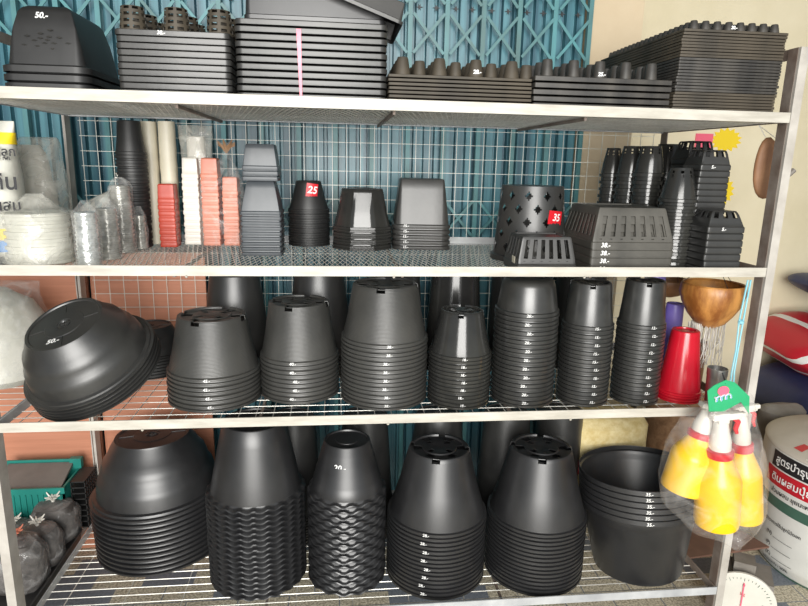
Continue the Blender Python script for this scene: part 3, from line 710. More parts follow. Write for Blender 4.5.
# big rectangular tray stack
cx, cy, zt, hx, p, L = tray_stack(236, 387, DY, .30, 19, 12, 'the large tray stack tied with pink ribbon', 'large dark rectangular tray', 'large dark trays', 'tray', rc=.016, rim=.74, name='large_tray')
xr_ = ony(299, 60, DY-.004).x
mb = MB(); zz = [zat(xr_, DY, y) for y in (29, 45, 62, 80, 97)]
for i in range(4):
    w0 = .0052-.0006*i; w1 = .0052-.0006*(i+1); ox0 = .0008*i; ox1 = .0008*(i+1)
    mb.add([(xr_+ox0-w0, DY-.0035, zz[i]), (xr_+ox0+w0, DY-.0035, zz[i]), (xr_+ox1+w1, DY-.0035, zz[i+1]), (xr_+ox1-w1, DY-.0035, zz[i+1])], [(0, 3, 2, 1)])
o = link('ribbon', bake(mb.mesh('ribbon', 'ribbon'), .0006, mt='ribbon')); tag(o, 'pink plastic ribbon hanging down the front of the large tray stack', 'ribbon')
# deep tray upside down on top, and the one leaning over it
a = ony(243, 10, DY+.02).x; b = ony(386, 10, DY+.02).x; hx2 = (b-a)/2
pr = [(0, 0), (0, .008), (.003, .010), (.008, .085), (.011, .088)]
o = link('deep_tray', shell('deep_tray', pr, rrect(hx2, .13, .015, 2, 2), 'deep', None, .0015), loc=((a+b)/2, DY+.15, zt+.0005)); tag(o, 'deep black tray lying upside down on the large tray stack', 'tray')
pa = ony(340, -3, DY-.015); pb = ony(403, 24, DY-.015); L_ = (pb-pa).length
ang = math.atan2(pb.z-pa.z, pb.x-pa.x)
o = link('leaning_tray', shell('leaning_tray', [(0, 0), (0, .007), (.004, .009), (.010, .045), (.013, .047)], rrect(.17, .12, .012, 2, 2), 'tray', None, .0015))
mid = Vector((pb.x, 0, pb.z))-Vector((math.cos(ang), 0, math.sin(ang)))*.17
o.location = (mid.x, DY+.115, mid.z); o.rotation_euler = (0, -ang, 0)
tag(o, 'grey tray leaning tilted over the end of the deep black tray', 'tray')
# brownish cup tray
cx, cy, zt, hx, p, L = tray_stack(388.5, 532, DY, .27, 75, 9, 'the brown tray stack with wide-spaced cups', 'thin brown cup tray', 'brown cup trays', 'brown', rim=.7, rc=.003)
sp = 37.5*dep((cx, DY, zt))/F_PX; k_ = sp
for r0_, r1_, h_, nx_, ny_, ox in ((8.2, 5.6, .040, 4, 5, -.004), (6.9, 5.2, .037, 4, 4, sp/2-.004)): cup_parts(L[-1], nx_, ny_, sp, .052, r0_*dep((cx, DY, zt))/F_PX, r1_*dep((cx, DY, zt))/F_PX, h_, p*.7, 16, 'brown', ox)
L[-1]['label'] += ', cups up'
text('28.-', .012, on_front(-.004+sp*.5, -.104-8.4*dep((cx, DY, zt))/F_PX, .018), parent=L[-1], bold=.04)
# dark cup tray
cx, cy, zt, hx, p, L = tray_stack(534, 671.5, DY, .27, 76, 6, 'the dark tray stack with close-set cups', 'dark cup tray', 'dark cup trays', 'traydk', rim=.72, rc=.003, jxy=.002)
u = dep((cx, DY, zt))/F_PX; sp = 27.6*u
cup_parts(L[-1], 5, 5, sp, .052, 6.4*u, 5*u, .040, p*.7, 16, 'traydk', -.002); cup_parts(L[-1], 4, 4, sp, .052, 5*u, 4.4*u, .037, p*.7, 14, 'traydk', sp/2)
text('25.-', .012, on_front(-.002, -.104-6.6*u, .02), parent=L[-1], bold=.04)
# tall tray stack
cx, cy, zt, hx, p, L = tray_stack(674, 777, DY, .47, 30, 29, 'the tall tray stack beside the post', 'thin brown plug tray', 'thin plug trays', 'brown', rim=.84, rc=.003, jxy=.0016, name='plug_tray', mats=lambda k: 'traydk' if 9 <= k < 20 else 'brown')
for k, q in enumerate(L):
    q.location.x += .0003*k
    if 9 <= k < 20: q['label'] = q['label'].replace('brown', 'black')
u = dep((cx, DY, zt))/F_PX
cup_parts(L[-1], 8, 12, 12.4*u, .0245, 5.0*u, 3.3*u, .021, p*.7, 12, 'traydk', 0, ytot=19)
tag(cups(8, 7, 12.4*u, .0245, 5.0*u, 3.3*u, .021, p*.7, False, 12, off=(0, 6*.0245)).obj('plug_cups', 'traydk', L[-1]), kind='stuff')
text('20.-', .010, on_front(-.008, -.222-4.6*u, .012), parent=L[-1], bold=.04)
# big square pots at the far left of the top shelf
a = ony(-2, 75, DY); b = ony(88, 75, DY); hx = (b.x-a.x)/2; cx = (a.x+b.x)/2; zr = zat(cx, DY, 63); p = (zr-M1)/4
u = dep((cx, DY, zr))/F_PX; zt = zat(cx, DY+.04, 5); H = zt-M1-3*p
lip = .012; pr = [(0, 0), (0, .7*p), (lip*.5, .8*p), (lip, .95*p), (lip+.006, p+(H-p)*.3), (lip+.014, p+(H-p)*.6), (lip+.024, p+(H-p)*.88), (lip+.030, H-.006), (lip+.040, H)]
o = link('large_square_pot', shell('large_square_pot', pr, rrect(hx, .13, .03, 4, 4, 6), 'matte', None, .0015))
L = stack(o, 4, (cx, DY+.13, M1), p, 'large square black pot', 'the big stack at the top left', 'pot', 'large square pots', jit=.3)
tp = L[-1]
def ff(v): return -.13+lip+.012*max(0, (v-.02)/.06)*.9-.0012
text('50.-', .017, lambda u_, v_: Vector((u_-.006, -.13+lip+.014+.010*((H*.84+v_-p)/(H-p)-.6)/.28-.0014, H*.84+v_)), parent=tp, bold=.03)
mb = MB()
for i in range(14):
    a = i*2.4; r = .006+.0030*i; x, z = r*math.cos(a)*1.1, H*.48+r*math.sin(a)*.55; y = -.13+lip+.0025+.010*(z/H)
    mb.add([(x+dx*(.006), y-.0012, z+dz*.0020) for dx, dz in ((-1, 0), (0, -1), (1, 0), (0, 1))]+[(x, y-.003, z)]+[(x+dx*.006, y+.006, z+dz*.002) for dx, dz in ((-1, 0), (0, -1), (1, 0), (0, 1))], [(0, 1, 4), (1, 2, 4), (2, 3, 4), (3, 0, 4), (0, 5, 6, 1), (1, 6, 7, 2), (2, 7, 8, 3), (3, 8, 5, 0)])
mb.obj('embossed_flower', 'tray', tp)
# ------------------------------------------------------------------ purple pots, coconut shells and small things at the right end of shelf three
row_stack(630, 655, 388, 372, 2, 0, 20, M3, 'purple', 'small', 'purple pot', 'the purple pair behind the slim stacks', 'purple pots', yc=.33, ztp=M3+.325)
row_stack(655, 675, 388, 362, 1, 305, 17, M3, 'purple', 'small', 'single purple pot standing', 'behind the red pair', None, yc=.30)
def shellpot(px, y0, y1, Y, rpx, mt, label, dark):
    c = ony(px, y0, Y); R = rpx*dep(c)/F_PX; zt = zat(c.x, Y, y0); zb_ = zat(c.x, Y, y1); h = zt-zb_
    pr = [(R*.04, 0), (R*.22, h*.03), (R*.48, h*.14), (R*.72, h*.33), (R*.90, h*.56), (R*.99, h*.80), (R*.97, h*.97), (R*.93, h)]
    V = MB(); n = 40
    for i, (r, z) in enumerate(pr):
        for k in range(n):
            a = 2*math.pi*k/n; q = noise.noise(Vector((math.cos(a)*2, math.sin(a)*2, z*22+px)))*.05; V.v.append((r*(1+q)*math.cos(a), r*(1+q)*math.sin(a), z))
    for i in range(len(pr)-1):
        for k in range(n): k2 = (k+1) % n; V.f.append((i*n+k, i*n+k2, (i+1)*n+k2, (i+1)*n+k))
    V.f.append(tuple(range(n))[::-1])
    o = link('coconut_shell', bake(V.mesh('coconut_shell', mt), .005, mt=mt), loc=(c.x, Y, zb_)); tag(o, label, 'hanging planter', None)
    wm = MB(); ztop_ = M2-.004-zb_
    for k in range(3):
        a = 2.1*k+.4; wm.tube([(R*.93*math.cos(a), R*.93*math.sin(a), h-.004), (R*.2*math.cos(a), R*.2*math.sin(a), ztop_)], .0009, 5)
    wm.obj('hanging_wire', 'ink', o); return c, R, zb_
c, R, zb_ = shellpot(714, 283, 328, .16, 31, 'coco', 'large orange brown half coconut shell hanging beside the right post', False)
shellpot(670, 279, 297, .40, 21, 'cocod', 'smaller dark half coconut shell hanging behind the slim stacks', True)
mb = MB()
for k in range(70):
    a = random.random()*6.28; r = random.random()**.5*.060; x, y = c.x+r*math.cos(a), c.y+.0+r*math.sin(a)*.5
    z0 = zb_+.018; L_ = random.uniform(.07, .15); w_ = random.uniform(-.012, .012)
    mb.tube([(x, y, z0), (x+w_*.4, y, z0-L_*.4), (x-w_*.3, y, z0-L_*.75), (x+w_, y, z0-L_)], .0010, 4)
o = mb.obj('fibre_tassel', 'fibre'); tag(o, 'tassel of thin pale fibres hanging under the large coconut shell', 'fibre', kind='stuff')
def cup(xl, xr, yb, yt, Y, mt, name, label, cat):
    c = ony((xl+xr)/2, yb, Y); R = (xr-xl)/2*dep(c)/F_PX; h = zat(c.x, Y, yt)-M3
    o = link(name, shell(name, [(R*.82, 0), (R*.86, h*.1), (R*.96, h*.8), (R, h*.82), (R, h)], circ(32), mt, None, -.0015, cap=False), loc=(c.x, Y, M3))
    MB().lathe([(R*.8, 0), (R*.8, .002)], 32).obj('cup_base', mt, o); tag(o, label, cat)
cup(683, 700, 392, 341, .20, 'cocod', 'brown_cup', 'tall brown cup standing behind the red pots', 'cup')
cup(706, 724, 388, 368, .055, 'steel', 'metal_cup', 'small grey metal cup under the pale fibres', 'cup')
mb = MB(); P_ = [ony(a, b, .012) for a, b in ((747, 296), (741, 322), (737, 350), (733, 372), (731, 392))]
P_[0].z = max(P_[0].z, zat(P_[0].x, .012, 280))
for dx in (-.004, .004): mb.tube([(p.x+dx*(1+.4*math.sin(i*2)), p.y, p.z) for i, p in enumerate(P_)], .0024, 6)
kx = P_[1]; mb.lathe([(.001, -.007), (.0075, -.003), (.0075, .003), (.001, .007)], 10, tuple(kx))
tag(mb.obj('blue_ribbon', 'cyan'), 'pale blue knotted plastic ribbon hanging beside the right post', 'ribbon')
# ------------------------------------------------------------------ red tags
def tagcard(pot, R, z, a0, wd, ht, body, tilt=0):
    f = on_round(R+.002, z, a0); mb = MB(); n = 4
    pts = [(-wd/2+wd*i/n, s) for s in (-ht/2, ht/2) for i in range(n+1)]
    ct, st = math.cos(tilt), math.sin(tilt)
    g_ = lambda u, v: f(u*ct-v*st, u*st+v*ct)
    mb.add([g_(*p) for p in pts], [(i, i+1, n+2+i, n+1+i) for i in range(n)])
    card = link('price_tag', bake(mb.mesh('price_tag', 'card'), .0008, mt='card'), pot); tag(card, 'red price tag')
    f2 = on_round(R+.0035, z, a0)
    text(body, ht*.75, lambda u, v: f2(u*ct-v*st, u*st+v*ct), 'white', 'tag_number', card, bold=.02)
for o in list(COL.objects):
    if o.get('label', '').startswith('matte black pot, topmost of the stack with the red'):
        H_ = max(v.co.z for v in o.data.vertices); tagcard(o, .046, H_*.72, AV(o.location)+.22, .036, .040, '25', -.12); o.rotation_euler.z = 0
    if o.name == 'perforated_pot':
        H_ = max(v.co.z for v in o.data.vertices); tagcard(o, .090, H_*.60, AV(o.location)+.80, .050, .036, '35', -.1)
# ------------------------------------------------------------------ bags
def blob(secs, pw=2.6, n=44, amp=.004, freq=22, seed=0, sub=6, cap=True):
    """secs: (z, cx, cy, hx, hy)"""
    rows = []
    for i in range(len(secs)-1):
        for k in range(sub):
            t = k/sub; t = t*t*(3-2*t) if False else t; rows.append([a+(b-a)*t for a, b in zip(secs[i], secs[i+1])])
    rows.append(list(secs[-1])); mb = MB()
    for (z, cx, cy, hx, hy) in rows:
        for k in range(n):
            a = 2*math.pi*k/n; c_, s_ = math.cos(a), math.sin(a); x = math.copysign(abs(c_)**(2/pw), c_); y = math.copysign(abs(s_)**(2/pw), s_)
            p = Vector((cx+hx*x, cy+hy*y, z)); q = noise.noise(Vector((p.x*freq+seed, p.y*freq, p.z*freq)))+.5*noise.noise(Vector((p.x*freq*2.3, p.y*freq*2.3+seed, p.z*freq*2.3)))
            d = Vector((x, y, 0)); d = d.normalized() if d.length else d; mb.v.append(tuple(p+d*q*amp*min(1, hx/.02)))
    m_ = len(rows)
    for i in range(m_-1):
        for k in range(n): k2 = (k+1) % n; mb.f.append((i*n+k, i*n+k2, (i+1)*n+k2, (i+1)*n+k))
    if cap: mb.f.append(tuple(range(n))[::-1]); mb.f.append(tuple((m_-1)*n+k for k in range(n)))
    return mb
def tie(parent, loc, r, h, mt='film2'):
    mb = MB()
    for k in range(9):
        a = k*.7; mb.tube([(loc[0], loc[1], loc[2]), (loc[0]+r*.5*math.cos(a), loc[1]+r*.5*math.sin(a), loc[2]+h*.5), (loc[0]+r*math.cos(a), loc[1]+r*math.sin(a), loc[2]+h*(.7+.3*math.sin(k*2)))], [.0022, .0035, .0016], 5)
    mb.lathe([(.0045, -.003), (.0055, 0), (.0045, .003)], 10, loc); return mb.obj('twisted_knot', mt, parent)
def bagged(xl, xr, yb, yt, Y, mt, ribs, label, name='bagged_cups', z0=M2, peak=.02, fm='film', taper=.9, kn=False):
    c = ony((xl+xr)/2, yb, Y); R = (xr-xl)/2*dep(c)/F_PX; h = zat(c.x, Y-R, yt)-z0
    root = empty(name, (c.x, Y, z0)); tag(root, label, 'bag')
    Rc = R*.90; pr = [(Rc*.6, .002)]
    for k in range(ribs):
        z = .002+(h*.93)*k/ribs; dz = h*.93/ribs; q = 1-(1-taper)*k/ribs
        pr += [(Rc*q, z), (Rc*q, z+dz*.45), (Rc*q*.93, z+dz*.5), (Rc*q*.93, z+dz*.95)]
    pr.append((Rc*taper*.85, h*.95)); MB().lathe(pr, 40).obj('cup_column', mt, root)
    secs = [(0, 0, 0, R*.85, R*.85), (h*.04, 0, 0, R, R), (h*.5, 0, 0, R*.99, R*.99), (h*.93, 0, 0, R*taper*1.04, R*taper*1.04), (h+.004, 0, 0, R*.62, R*.5), (h+peak, 0, 0, R*.25, R*.08)]
    blob(secs, 2.2, 40, .0035, 30, random.random()*9, 5).obj('plastic_wrap', fm, root)
    if kn: tie(root, (0, 0, h+peak-.003), .016, .018)
    return root, c, R, h
bagged(8, 75, 260.5, 211, .16, 'pale', 7, 'wide bag of nested cream tubs at the left front of the second shelf', fm='film2', taper=.97, peak=.035)
bagged(77, 102, 261.5, 210, .075, 'foil', 12, 'slim bag of silvery cups, frontmost of the bagged cups', taper=.92)
bagged(98, 122, 256, 206, .21, 'dullcup', 12, 'slim bag of dull grey cups just behind the silvery one', taper=.9)
bagged(112, 137, 251.5, 182, .33, 'dullcup', 16, 'tallest bag of clear grey cups with a knotted top', taper=.86, kn=False, peak=.012)
bagged(134, 149, 248, 214, .40, 'dullcup', 7, 'smallest bag of clear cups near the tall black rear stack', taper=.8)
# milky bag behind with knot and film ridge
Y = .42; a = ony(19, 200, Y); b = ony(66, 200, Y); hx = (b.x-a.x)/2; cx = (a.x+b.x)/2; zt = zat(cx, Y, 137)
root = empty('white_goods_bag', (cx, Y, M2)); tag(root, 'large milky bag of white goods standing against the left rear post', 'bag'); h = zt-M2
blob([(0, 0, 0, hx*.9, .07), (h*.1, 0, 0, hx, .08), (h*.6, 0, 0, hx, .075), (h*.9, 0, 0, hx*.86, .05), (h*.985, .004, 0, hx*.8, .02), (h, .004, 0, hx*.75, .008)], 3, 44, .006, 14, 4, 6).obj('plastic_wrap', 'film2', root)
blob([(.004, -.01, 0, hx*.75, .055), (h*.5, -.015, 0, hx*.7, .055), (h*.86, -.02, 0, hx*.6, .04), (h*.93, -.02, 0, hx*.4, .02)], 2.4, 36, .006, 16, 8, 5).obj('white_contents', 'whitep', root)
p0 = ony(60, 208, .30); p1 = ony(101, 183, .30); zt = p1.z
root = empty('knotted_bag', (p1.x, .30+.17, M2)); h = zt-M2
tag(root, 'low clear bag tied with a pale knot behind the bagged cups', 'bag')
blob([(0, -.05, 0, .10, .05), (h*.4, -.05, 0, .10, .05), (h*.7, -.03, 0, .07, .035), (h*.9, 0, 0, .02, .015), (h, 0, 0, .006, .006)], 2.3, 40, .006, 18, 2, 6).obj('plastic_wrap', 'film2', root)
blob([(.002, -.05, 0, .09, .04), (h*.35, -.05, 0, .09, .04), (h*.5, -.05, 0, .06, .03)], 2.3, 36, .004, 20, 5, 4).obj('brown_contents', 'wicker', root)
tie(root, (0, 0, h-.004), .020, .026, 'whitep')
# cream tall bundles and the bag above
for i, (xa, xb) in enumerate(((142.5, 158.5), (160, 176.5))):
    Y = (.50, .505)[i]; a = ony(xa, 200, Y); b = ony(xb, 200, Y); hx = (b.x-a.x)/2; cx = (a.x+b.x)/2; zt = zat(cx, Y, 121)
    h = zt-M2; secs = []
    for k in range(15): secs.append((h*k/14, 0, 0, hx*(.97+.03*(k % 2)), .026))
    o = blob(secs, 2.6, 32, .0012, 20, i, 2).obj('cream_roll', 'creamp', loc=(cx, Y+.03, M2)); tag(o, ('tall cream wrapped bundle next to the tall black rear stack', 'tall cream wrapped bundle just behind the red and black square stacks')[i], 'bundle', None)
Y = .535; a = ony(181, 200, Y); b = ony(214, 200, Y); hx = (b.x-a.x)/2; cx = (a.x+b.x)/2; zt = zat(cx, Y, 125); h = zt-M2
root = empty('translucent_bag', (cx, Y+.02, M2)); tag(root, 'tall translucent bag standing behind the white and salmon stacks', 'bag')
blob([(0, 0, 0, hx*.9, .024), (h*.8, 0, 0, hx*.95, .024), (h*.97, 0, 0, hx*1.02, .014), (h, 0, 0, hx*1.05, .006)], 3, 36, .004, 20, 3, 6).obj('plastic_wrap', 'film2', root)
blob([(.003, 0, 0, hx*.6, .018), (h*.9, 0, 0, hx*.55, .018), (h*.91, 0, 0, hx*.5, .015)], 3, 24, .001, 20, 3, 6).obj('white_contents', 'whitep', root)
# film over the salmon stacks
Y = .47; a = ony(201, 240, Y); b = ony(243, 240, Y); hx = (b.x-a.x)/2; cx = (a.x+b.x)/2; z1_ = zat(cx, Y, 158); zk = zat(cx, Y, 142); h = z1_-M2
root = empty('salmon_pot_bag', (cx, Y+.03, M2)); tag(root, 'clear bag with tied crinkled brown neck around the two salmon stacks', 'bag')
blob([(0, 0, 0, hx*1.02, .036), (h*.5, 0, 0, hx*1.04, .037), (h*.72, 0, 0, hx*1.02, .035), (h*.88, .012, 0, hx*.6, .026), (h*1.0, .016, 0, hx*.25, .012), (zk-M2-.012, .018, 0, .006, .006), (zk-M2, .018, 0, .024, .014)], 3, 44, .004, 24, 7, 6).obj('plastic_wrap', 'film', root)
mb = MB()
for k in range(16):
    a = k*.9; mb.tube([(.018, 0, zk-M2-.030), (.018+.011*math.cos(a), .009*math.sin(a), zk-M2-.012), (.018+.026*math.cos(a), .014*math.sin(a), zk-M2+.008*math.sin(k*1.7))], [.003, .005, .002], 5)
mb.obj('crinkled_neck', 'wicker', root)
# printed bag, far left
Y = .17; b = ony(21, 190, Y); hx = .085; cx = b.x-hx; zt = zat(b.x-.02, Y, 121); h = zt-M2
root = empty('printed_bag', (cx, Y, M2)); tag(root, 'white printed bag with yellow band cut off by the left picture side', 'bag')
secs = [(0, 0, 0, hx*.9, .045), (h*.08, 0, 0, hx, .055), (h*.6, 0, 0, hx, .055), (h*.86, 0, 0, hx*.96, .03), (h*.97, 0, 0, hx*1.02, .008), (h, 0, 0, hx*1.02, .004)]
blob(secs, 3, 44, .0008, 9, 1, 6).obj('bag_body', 'pale', root)
def bsec(z):
    for s0, s1 in zip(secs, secs[1:]):
        if s0[0] <= z <= s1[0]: t = (z-s0[0])/(s1[0]-s0[0]); return [s0[i]+(s1[i]-s0[i])*t for i in range(5)]
def bband(za, zc, mt, nm):
    n_ = 5; ss = []
    for k in range(n_+1):
        q = bsec(za+(zc-za)*k/n_); ss.append((q[0], 0, 0, q[3]+.002, q[4]+.002))
    blob(ss, 3, 44, .0004, 9, 1, 1, cap=False).obj(nm, mt, root)
zz = lambda py: zat(b.x-.02, Y-.03, py)-M2
bband(zz(144), zz(132), 'yel', 'printed_band'); bband(zz(251), zz(240), 'bluep', 'printed_band'); bband(zz(239), zz(228), 'yel', 'printed_band')
for tx, py, sz, mt_ in (('ปลูก', 152, .028, 'ink'), ('5 กก.', 158, .014, 'ink'), ('ดิน', 182, .05, 'ink'), ('ผสม', 205, .035, 'ink')):
    z_ = zz(py); yy = -(bsec(max(z_, .001))[4]+.004)
    text(tx, sz, (lambda z_, yy: lambda u, v: Vector((ony(7, 190, Y-.05).x-cx+u, yy, z_+v)))(z_, yy), mt_, 'printed_word', root, bold=.02, shear=0)
# ------------------------------------------------------------------ bag on shelf three, left
Y = .34; b = ony(42, 380, Y); hx = .15; cx = b.x-hx; zt = zat(b.x-.05, Y-.08, 300); h = zt-M3
root = empty('pale_goods_bag', (max(cx, .17), Y+.05, M3)); tag(root, 'big pale green-grey plastic bag on the third shelf left of the tilted bowls', 'bag')
root.location.x = cx
blob([(0, 0, 0, hx*.86, .13), (h*.08, 0, 0, hx, .145), (h*.55, 0, 0, hx*.98, .14), (h*.85, -.01, 0, hx*.8, .10), (h*1.0, -.02, 0, hx*.5, .05)], 2.6, 48, .008, 9, 3, 7).obj('pale_contents', 'pale', root)
blob([(0, 0, 0, hx*.9, .137), (h*.08, 0, 0, hx*1.04, .152), (h*.55, 0, 0, hx*1.03, .148), (h*.88, .0, 0, hx*.93, .11), (h*1.06, .02, 0, hx*.85, .05), (h*1.10, .03, 0, hx*.8, .02)], 2.6, 48, .010, 10, 6, 7).obj('plastic_wrap', 'film', root)
# ------------------------------------------------------------------ bottom shelf, left: black tray with bagged blocks, teal crate
e1 = onz(89, 528, M4+.03); e2 = onz(40, 604, M4+.03); xr_ = -.0035; y1 = e1.y; y0 = .042; hx = .17; hy = (y1-y0)/2
o = link('carry_tray', shell('carry_tray', [(.006, .002), (.004, .03), (0, .031), (0, .034)], rrect(hx, hy, .02, 2, 2), 'deep', None, -.002, cap=False), loc=(xr_-hx, y0+hy, M4))
tag(o, 'long shallow black tray holding the bagged soil blocks on the bottom shelf', 'tray'); MB().box((-hx+.008, -hy+.008, .001), (hx-.008, hy-.008, .003)).obj('tray_base', 'deep', o)
for i, (px, py, hw, yt, tone, lab) in enumerate(((52, 548, 23, 508, 0, 'bagged dark soil block, rearmost in the long black tray'), (44, 572, 22, 532, 0, 'bagged dark soil block, middle one of the black tray'),
        (22, 598, 27, 545, 1, 'bagged dark soil block with pink knot, frontmost beside the left post'), (8, 560, 22, 530, 0, 'bagged dark soil block, half hidden behind the left post'))):
    c = onz(px, py, M4+.004); R = hw*dep(c)/F_PX; cy = c.y+R*.85
    if cy-R*.8 < y0+.01: cy = y0+.012+R*.8
    cx = min(c.x, xr_-.012-R); zt = zat(cx, cy-R*.5, yt); h = max(.06, zt-M4-.004)
    root = empty('soil_block_bag', (cx, cy, M4+.004)); tag(root, lab, 'bag')
    blob([(0, 0, 0, R*.8, R*.68), (h*.12, 0, 0, R*.93, R*.75), (h*.7, 0, 0, R*.92, R*.74), (h*.92, 0, 0, R*.75, R*.6), (h*.97, 0, 0, R*.4, R*.3)], 2.8, 40, .004, 30, i, 5).obj('soil_block', 'soil', root)
    blob([(0, 0, 0, R*.84, R*.71), (h*.12, 0, 0, R*.99, R*.79), (h*.7, 0, 0, R*.97, R*.78), (h*.95, 0, 0, R*.7, R*.55), (h*1.02, 0, 0, R*.15, R*.12), (h*1.04, 0, 0, .005, .005)], 2.8, 44, .006, 26, i+3, 6).obj('plastic_wrap', 'filmc', root)
    tie(root, (0, 0, h*1.03), .022, .026, 'pink' if tone else 'whitep')
# teal crate
Y = y1+.02
a = ony(-12, 510, Y); b = ony(66, 510, Y); hx = (b.x-a.x)/2; cx = (a.x+b.x)/2; zt = zat(cx, Y, 489); h = zt-M4
root = empty('teal_crate', (cx, 0, M4)); root.location.y = Y+.07; tag(root, 'teal plastic crate with grey lid at the rear left of the bottom shelf', 'crate')
mb = MB().box((-hx, -.07, 0), (hx, -.064, h)).box((-hx, .064, 0), (hx, .07, h+.03)).box((-hx, -.07, 0), (-hx+.006, .07, h)).box((hx-.006, -.07, 0), (hx, .07, h)).box((-hx, -.07, 0), (hx, .07, .005))
mb.box((-hx-.004, -.076, h-.018), (hx+.004, -.069, h+.002)).box((hx-.03, .055, h), (hx+.006, .075, h+.035))
for k in range(13): x = -hx+.01+k*(2*hx-.02)/12; mb.box((x-.002, -.074, .01), (x+.002, -.07, h-.02))
mb.obj('crate_body', 'tealp', root)
MB().add([(-hx+.008, -.06, h*.98), (hx-.012, -.06, h*.98), (hx-.02, .06, h+.022), (-hx+.008, .06, h+.022), (-hx+.008, -.06, h*.95), (hx-.012, -.06, h*.95), (hx-.02, .06, h+.012), (-hx+.008, .06, h+.012)], [(0, 1, 2, 3), (7, 6, 5, 4), (0, 4, 5, 1), (1, 5, 6, 2), (2, 6, 7, 3), (3, 7, 4, 0)]).obj('crate_lid', 'greylid', root)
c_ = ony(76, 510, Y); w_ = .045
mb = MB()
zt2 = zat(c_.x, Y+.02, 482)-M4
for k in range(9): z = .004+k*(zt2-.01)/8; mb.box((-w_/2, -.05, z), (w_/2, .05, z+.004))
for x in (-w_/2, w_/2-.003):
    for k in range(7): y = -.05+k*.0155; mb.box((x, y, 0), (x+.003, y+.005, zt2))
o = mb.obj('black_crate', 'matte', loc=(c_.x+.002, Y+.075, M4)); tag(o, 'narrow black slatted crate standing right of the teal crate', 'crate')
# ------------------------------------------------------------------ yellow grain bag behind the upright pots
Y = .345; a = ony(567, 450, Y); b = ony(656, 450, Y); hx = (b.x-a.x)/2; cx = (a.x+b.x)/2; zt = zat(cx, Y, 421); h = zt-M4
root = empty('grain_bag', (cx, Y+.09, M4)); tag(root, 'plump bag of pale yellow grain with red print behind the upright pots', 'bag')
zm = zat(cx, Y, 462)-M4
blob([(0, 0, 0, hx*.9, .07), (h*.05, 0, 0, hx, .085), (h*.9, 0, 0, hx*.98, .085), (h*.98, 0, 0, hx*.85, .06), (h, 0, 0, hx*.7, .04)], 3.2, 44, .005, 14, 2, 6).obj('grain', 'yfoam', root)
for za, zc, mt_ in ((zm-.045, zm+.002, 'inkr'), (.05, .085, 'inkr'), (.025, .05, 'yel')):
    blob([(za, 0, 0, hx*1.03, .089), (zc, 0, 0, hx*1.03, .089)], 3.2, 44, .003, 14, 2, 3, cap=False).obj('printed_band', mt_, root)
# ------------------------------------------------------------------ wicker basket on the floor, right rear
c = ony(690, 450, .62); Rb_ = 40*dep(c)/F_PX; zt = zat(c.x, .62-Rb_, 424)
cxw = max(c.x, W+.05+Rb_)
mb = MB(); n = 64; rows = 46
for i in range(rows+1):
    z = zt*i/rows; q = Rb_*(.86+.14*math.sin(1.6*i/rows+.3))
    for k in range(n):
        a = 2*math.pi*k/n; w_ = .0028*(1 if (k//2+i) % 2 else -1); mb.v.append(((q+w_)*math.cos(a), (q+w_)*math.sin(a), z))
for i in range(rows):
    for k in range(n): k2 = (k+1) % n; mb.f.append((i*n+k, i*n+k2, (i+1)*n+k2, (i+1)*n+k))
o = link('wicker_basket', bake(mb.mesh('wicker_basket', 'wicker'), .005, mt='wicker'), loc=(cxw, .66, 0)); tag(o, 'brown woven wicker basket on the floor behind the rack end', 'basket')
# ------------------------------------------------------------------ hanging bag of spray bottles
YB = -.11
def spray(px0, py0, px1, py1, hw, Y, label, face=1):
    a = ony(px0, py0, Y); b = ony(px1, py1, Y); L_ = (b-a).length; R = hw*dep(a)/F_PX
    root = empty('spray_bottle', a); ang = math.atan2(b.x-a.x, b.z-a.z); root.rotation_euler = (0, ang, 0); tag(root, label, 'spray bottle', 'yellow spray bottles in the hanging bag')
    H = L_
    MB().lathe([(R*.80, 0), (R*.96, H*.015), (R, H*.05), (R, H*.40), (R*.985, H*.42), (R*.93, H*.45), (R*.80, H*.50), (R*.66, H*.55), (R*.55, H*.60), (R*.52, H*.62), (R*.52, H*.63)], 40).obj('bottle_body', 'yellow', root)
    mb = MB().lathe([(R*.58, H*.618), (R*.60, H*.625), (R*.60, H*.675), (R*.5, H*.685)], 28); mb.obj('screw_collar', 'red', root)
    hd = MB().lathe([(R*.47, H*.68), (R*.46, H*.76), (R*.36, H*.84), (R*.30, H*.92)], 20)
    f = face
    hd.box((-R*.26-(R*.95 if f > 0 else 0)*0, -R*.24, H*.91), (R*.26, R*.24, H)).box((min(0, f*R*.9), -R*.2, H*.935), (max(0, f*R*.9), R*.2, H*.99)).box((min(f*R*.85, f*R*1.12), -R*.14, H*.945), (max(f*R*.85, f*R*1.12), R*.14, H*.98)).box((min(0, -f*R*.5), -R*.22, H*.94), (max(0, -f*R*.5), R*.22, H*.995))
    me = bake(hd.mesh('trigger_head', 'whitep'), bevel=.0025, mt='whitep'); link('trigger_head', me, root)
    MB().tube([(f*R*.55, 0, H*.945), (f*R*.80, 0, H*.90), (f*R*.70, 0, H*.84), (f*R*.78, 0, H*.80)], [R*.12, R*.13, R*.11, R*.08], 8).obj('trigger', 'card', root)
spray(716, 524, 722, 412, 21, YB-.012, 'yellow spray bottle hanging upright in the middle of the clear bag')
spray(680, 490, 711, 403, 20, YB+.03, 'yellow spray bottle leaning to the left inside the clear bag', 1)
spray(745, 519, 741, 405, 16.5, YB+.045, 'yellow spray bottle behind the middle one, against the rack post', 1)
secs = []
base = onz(0, 0, 0)
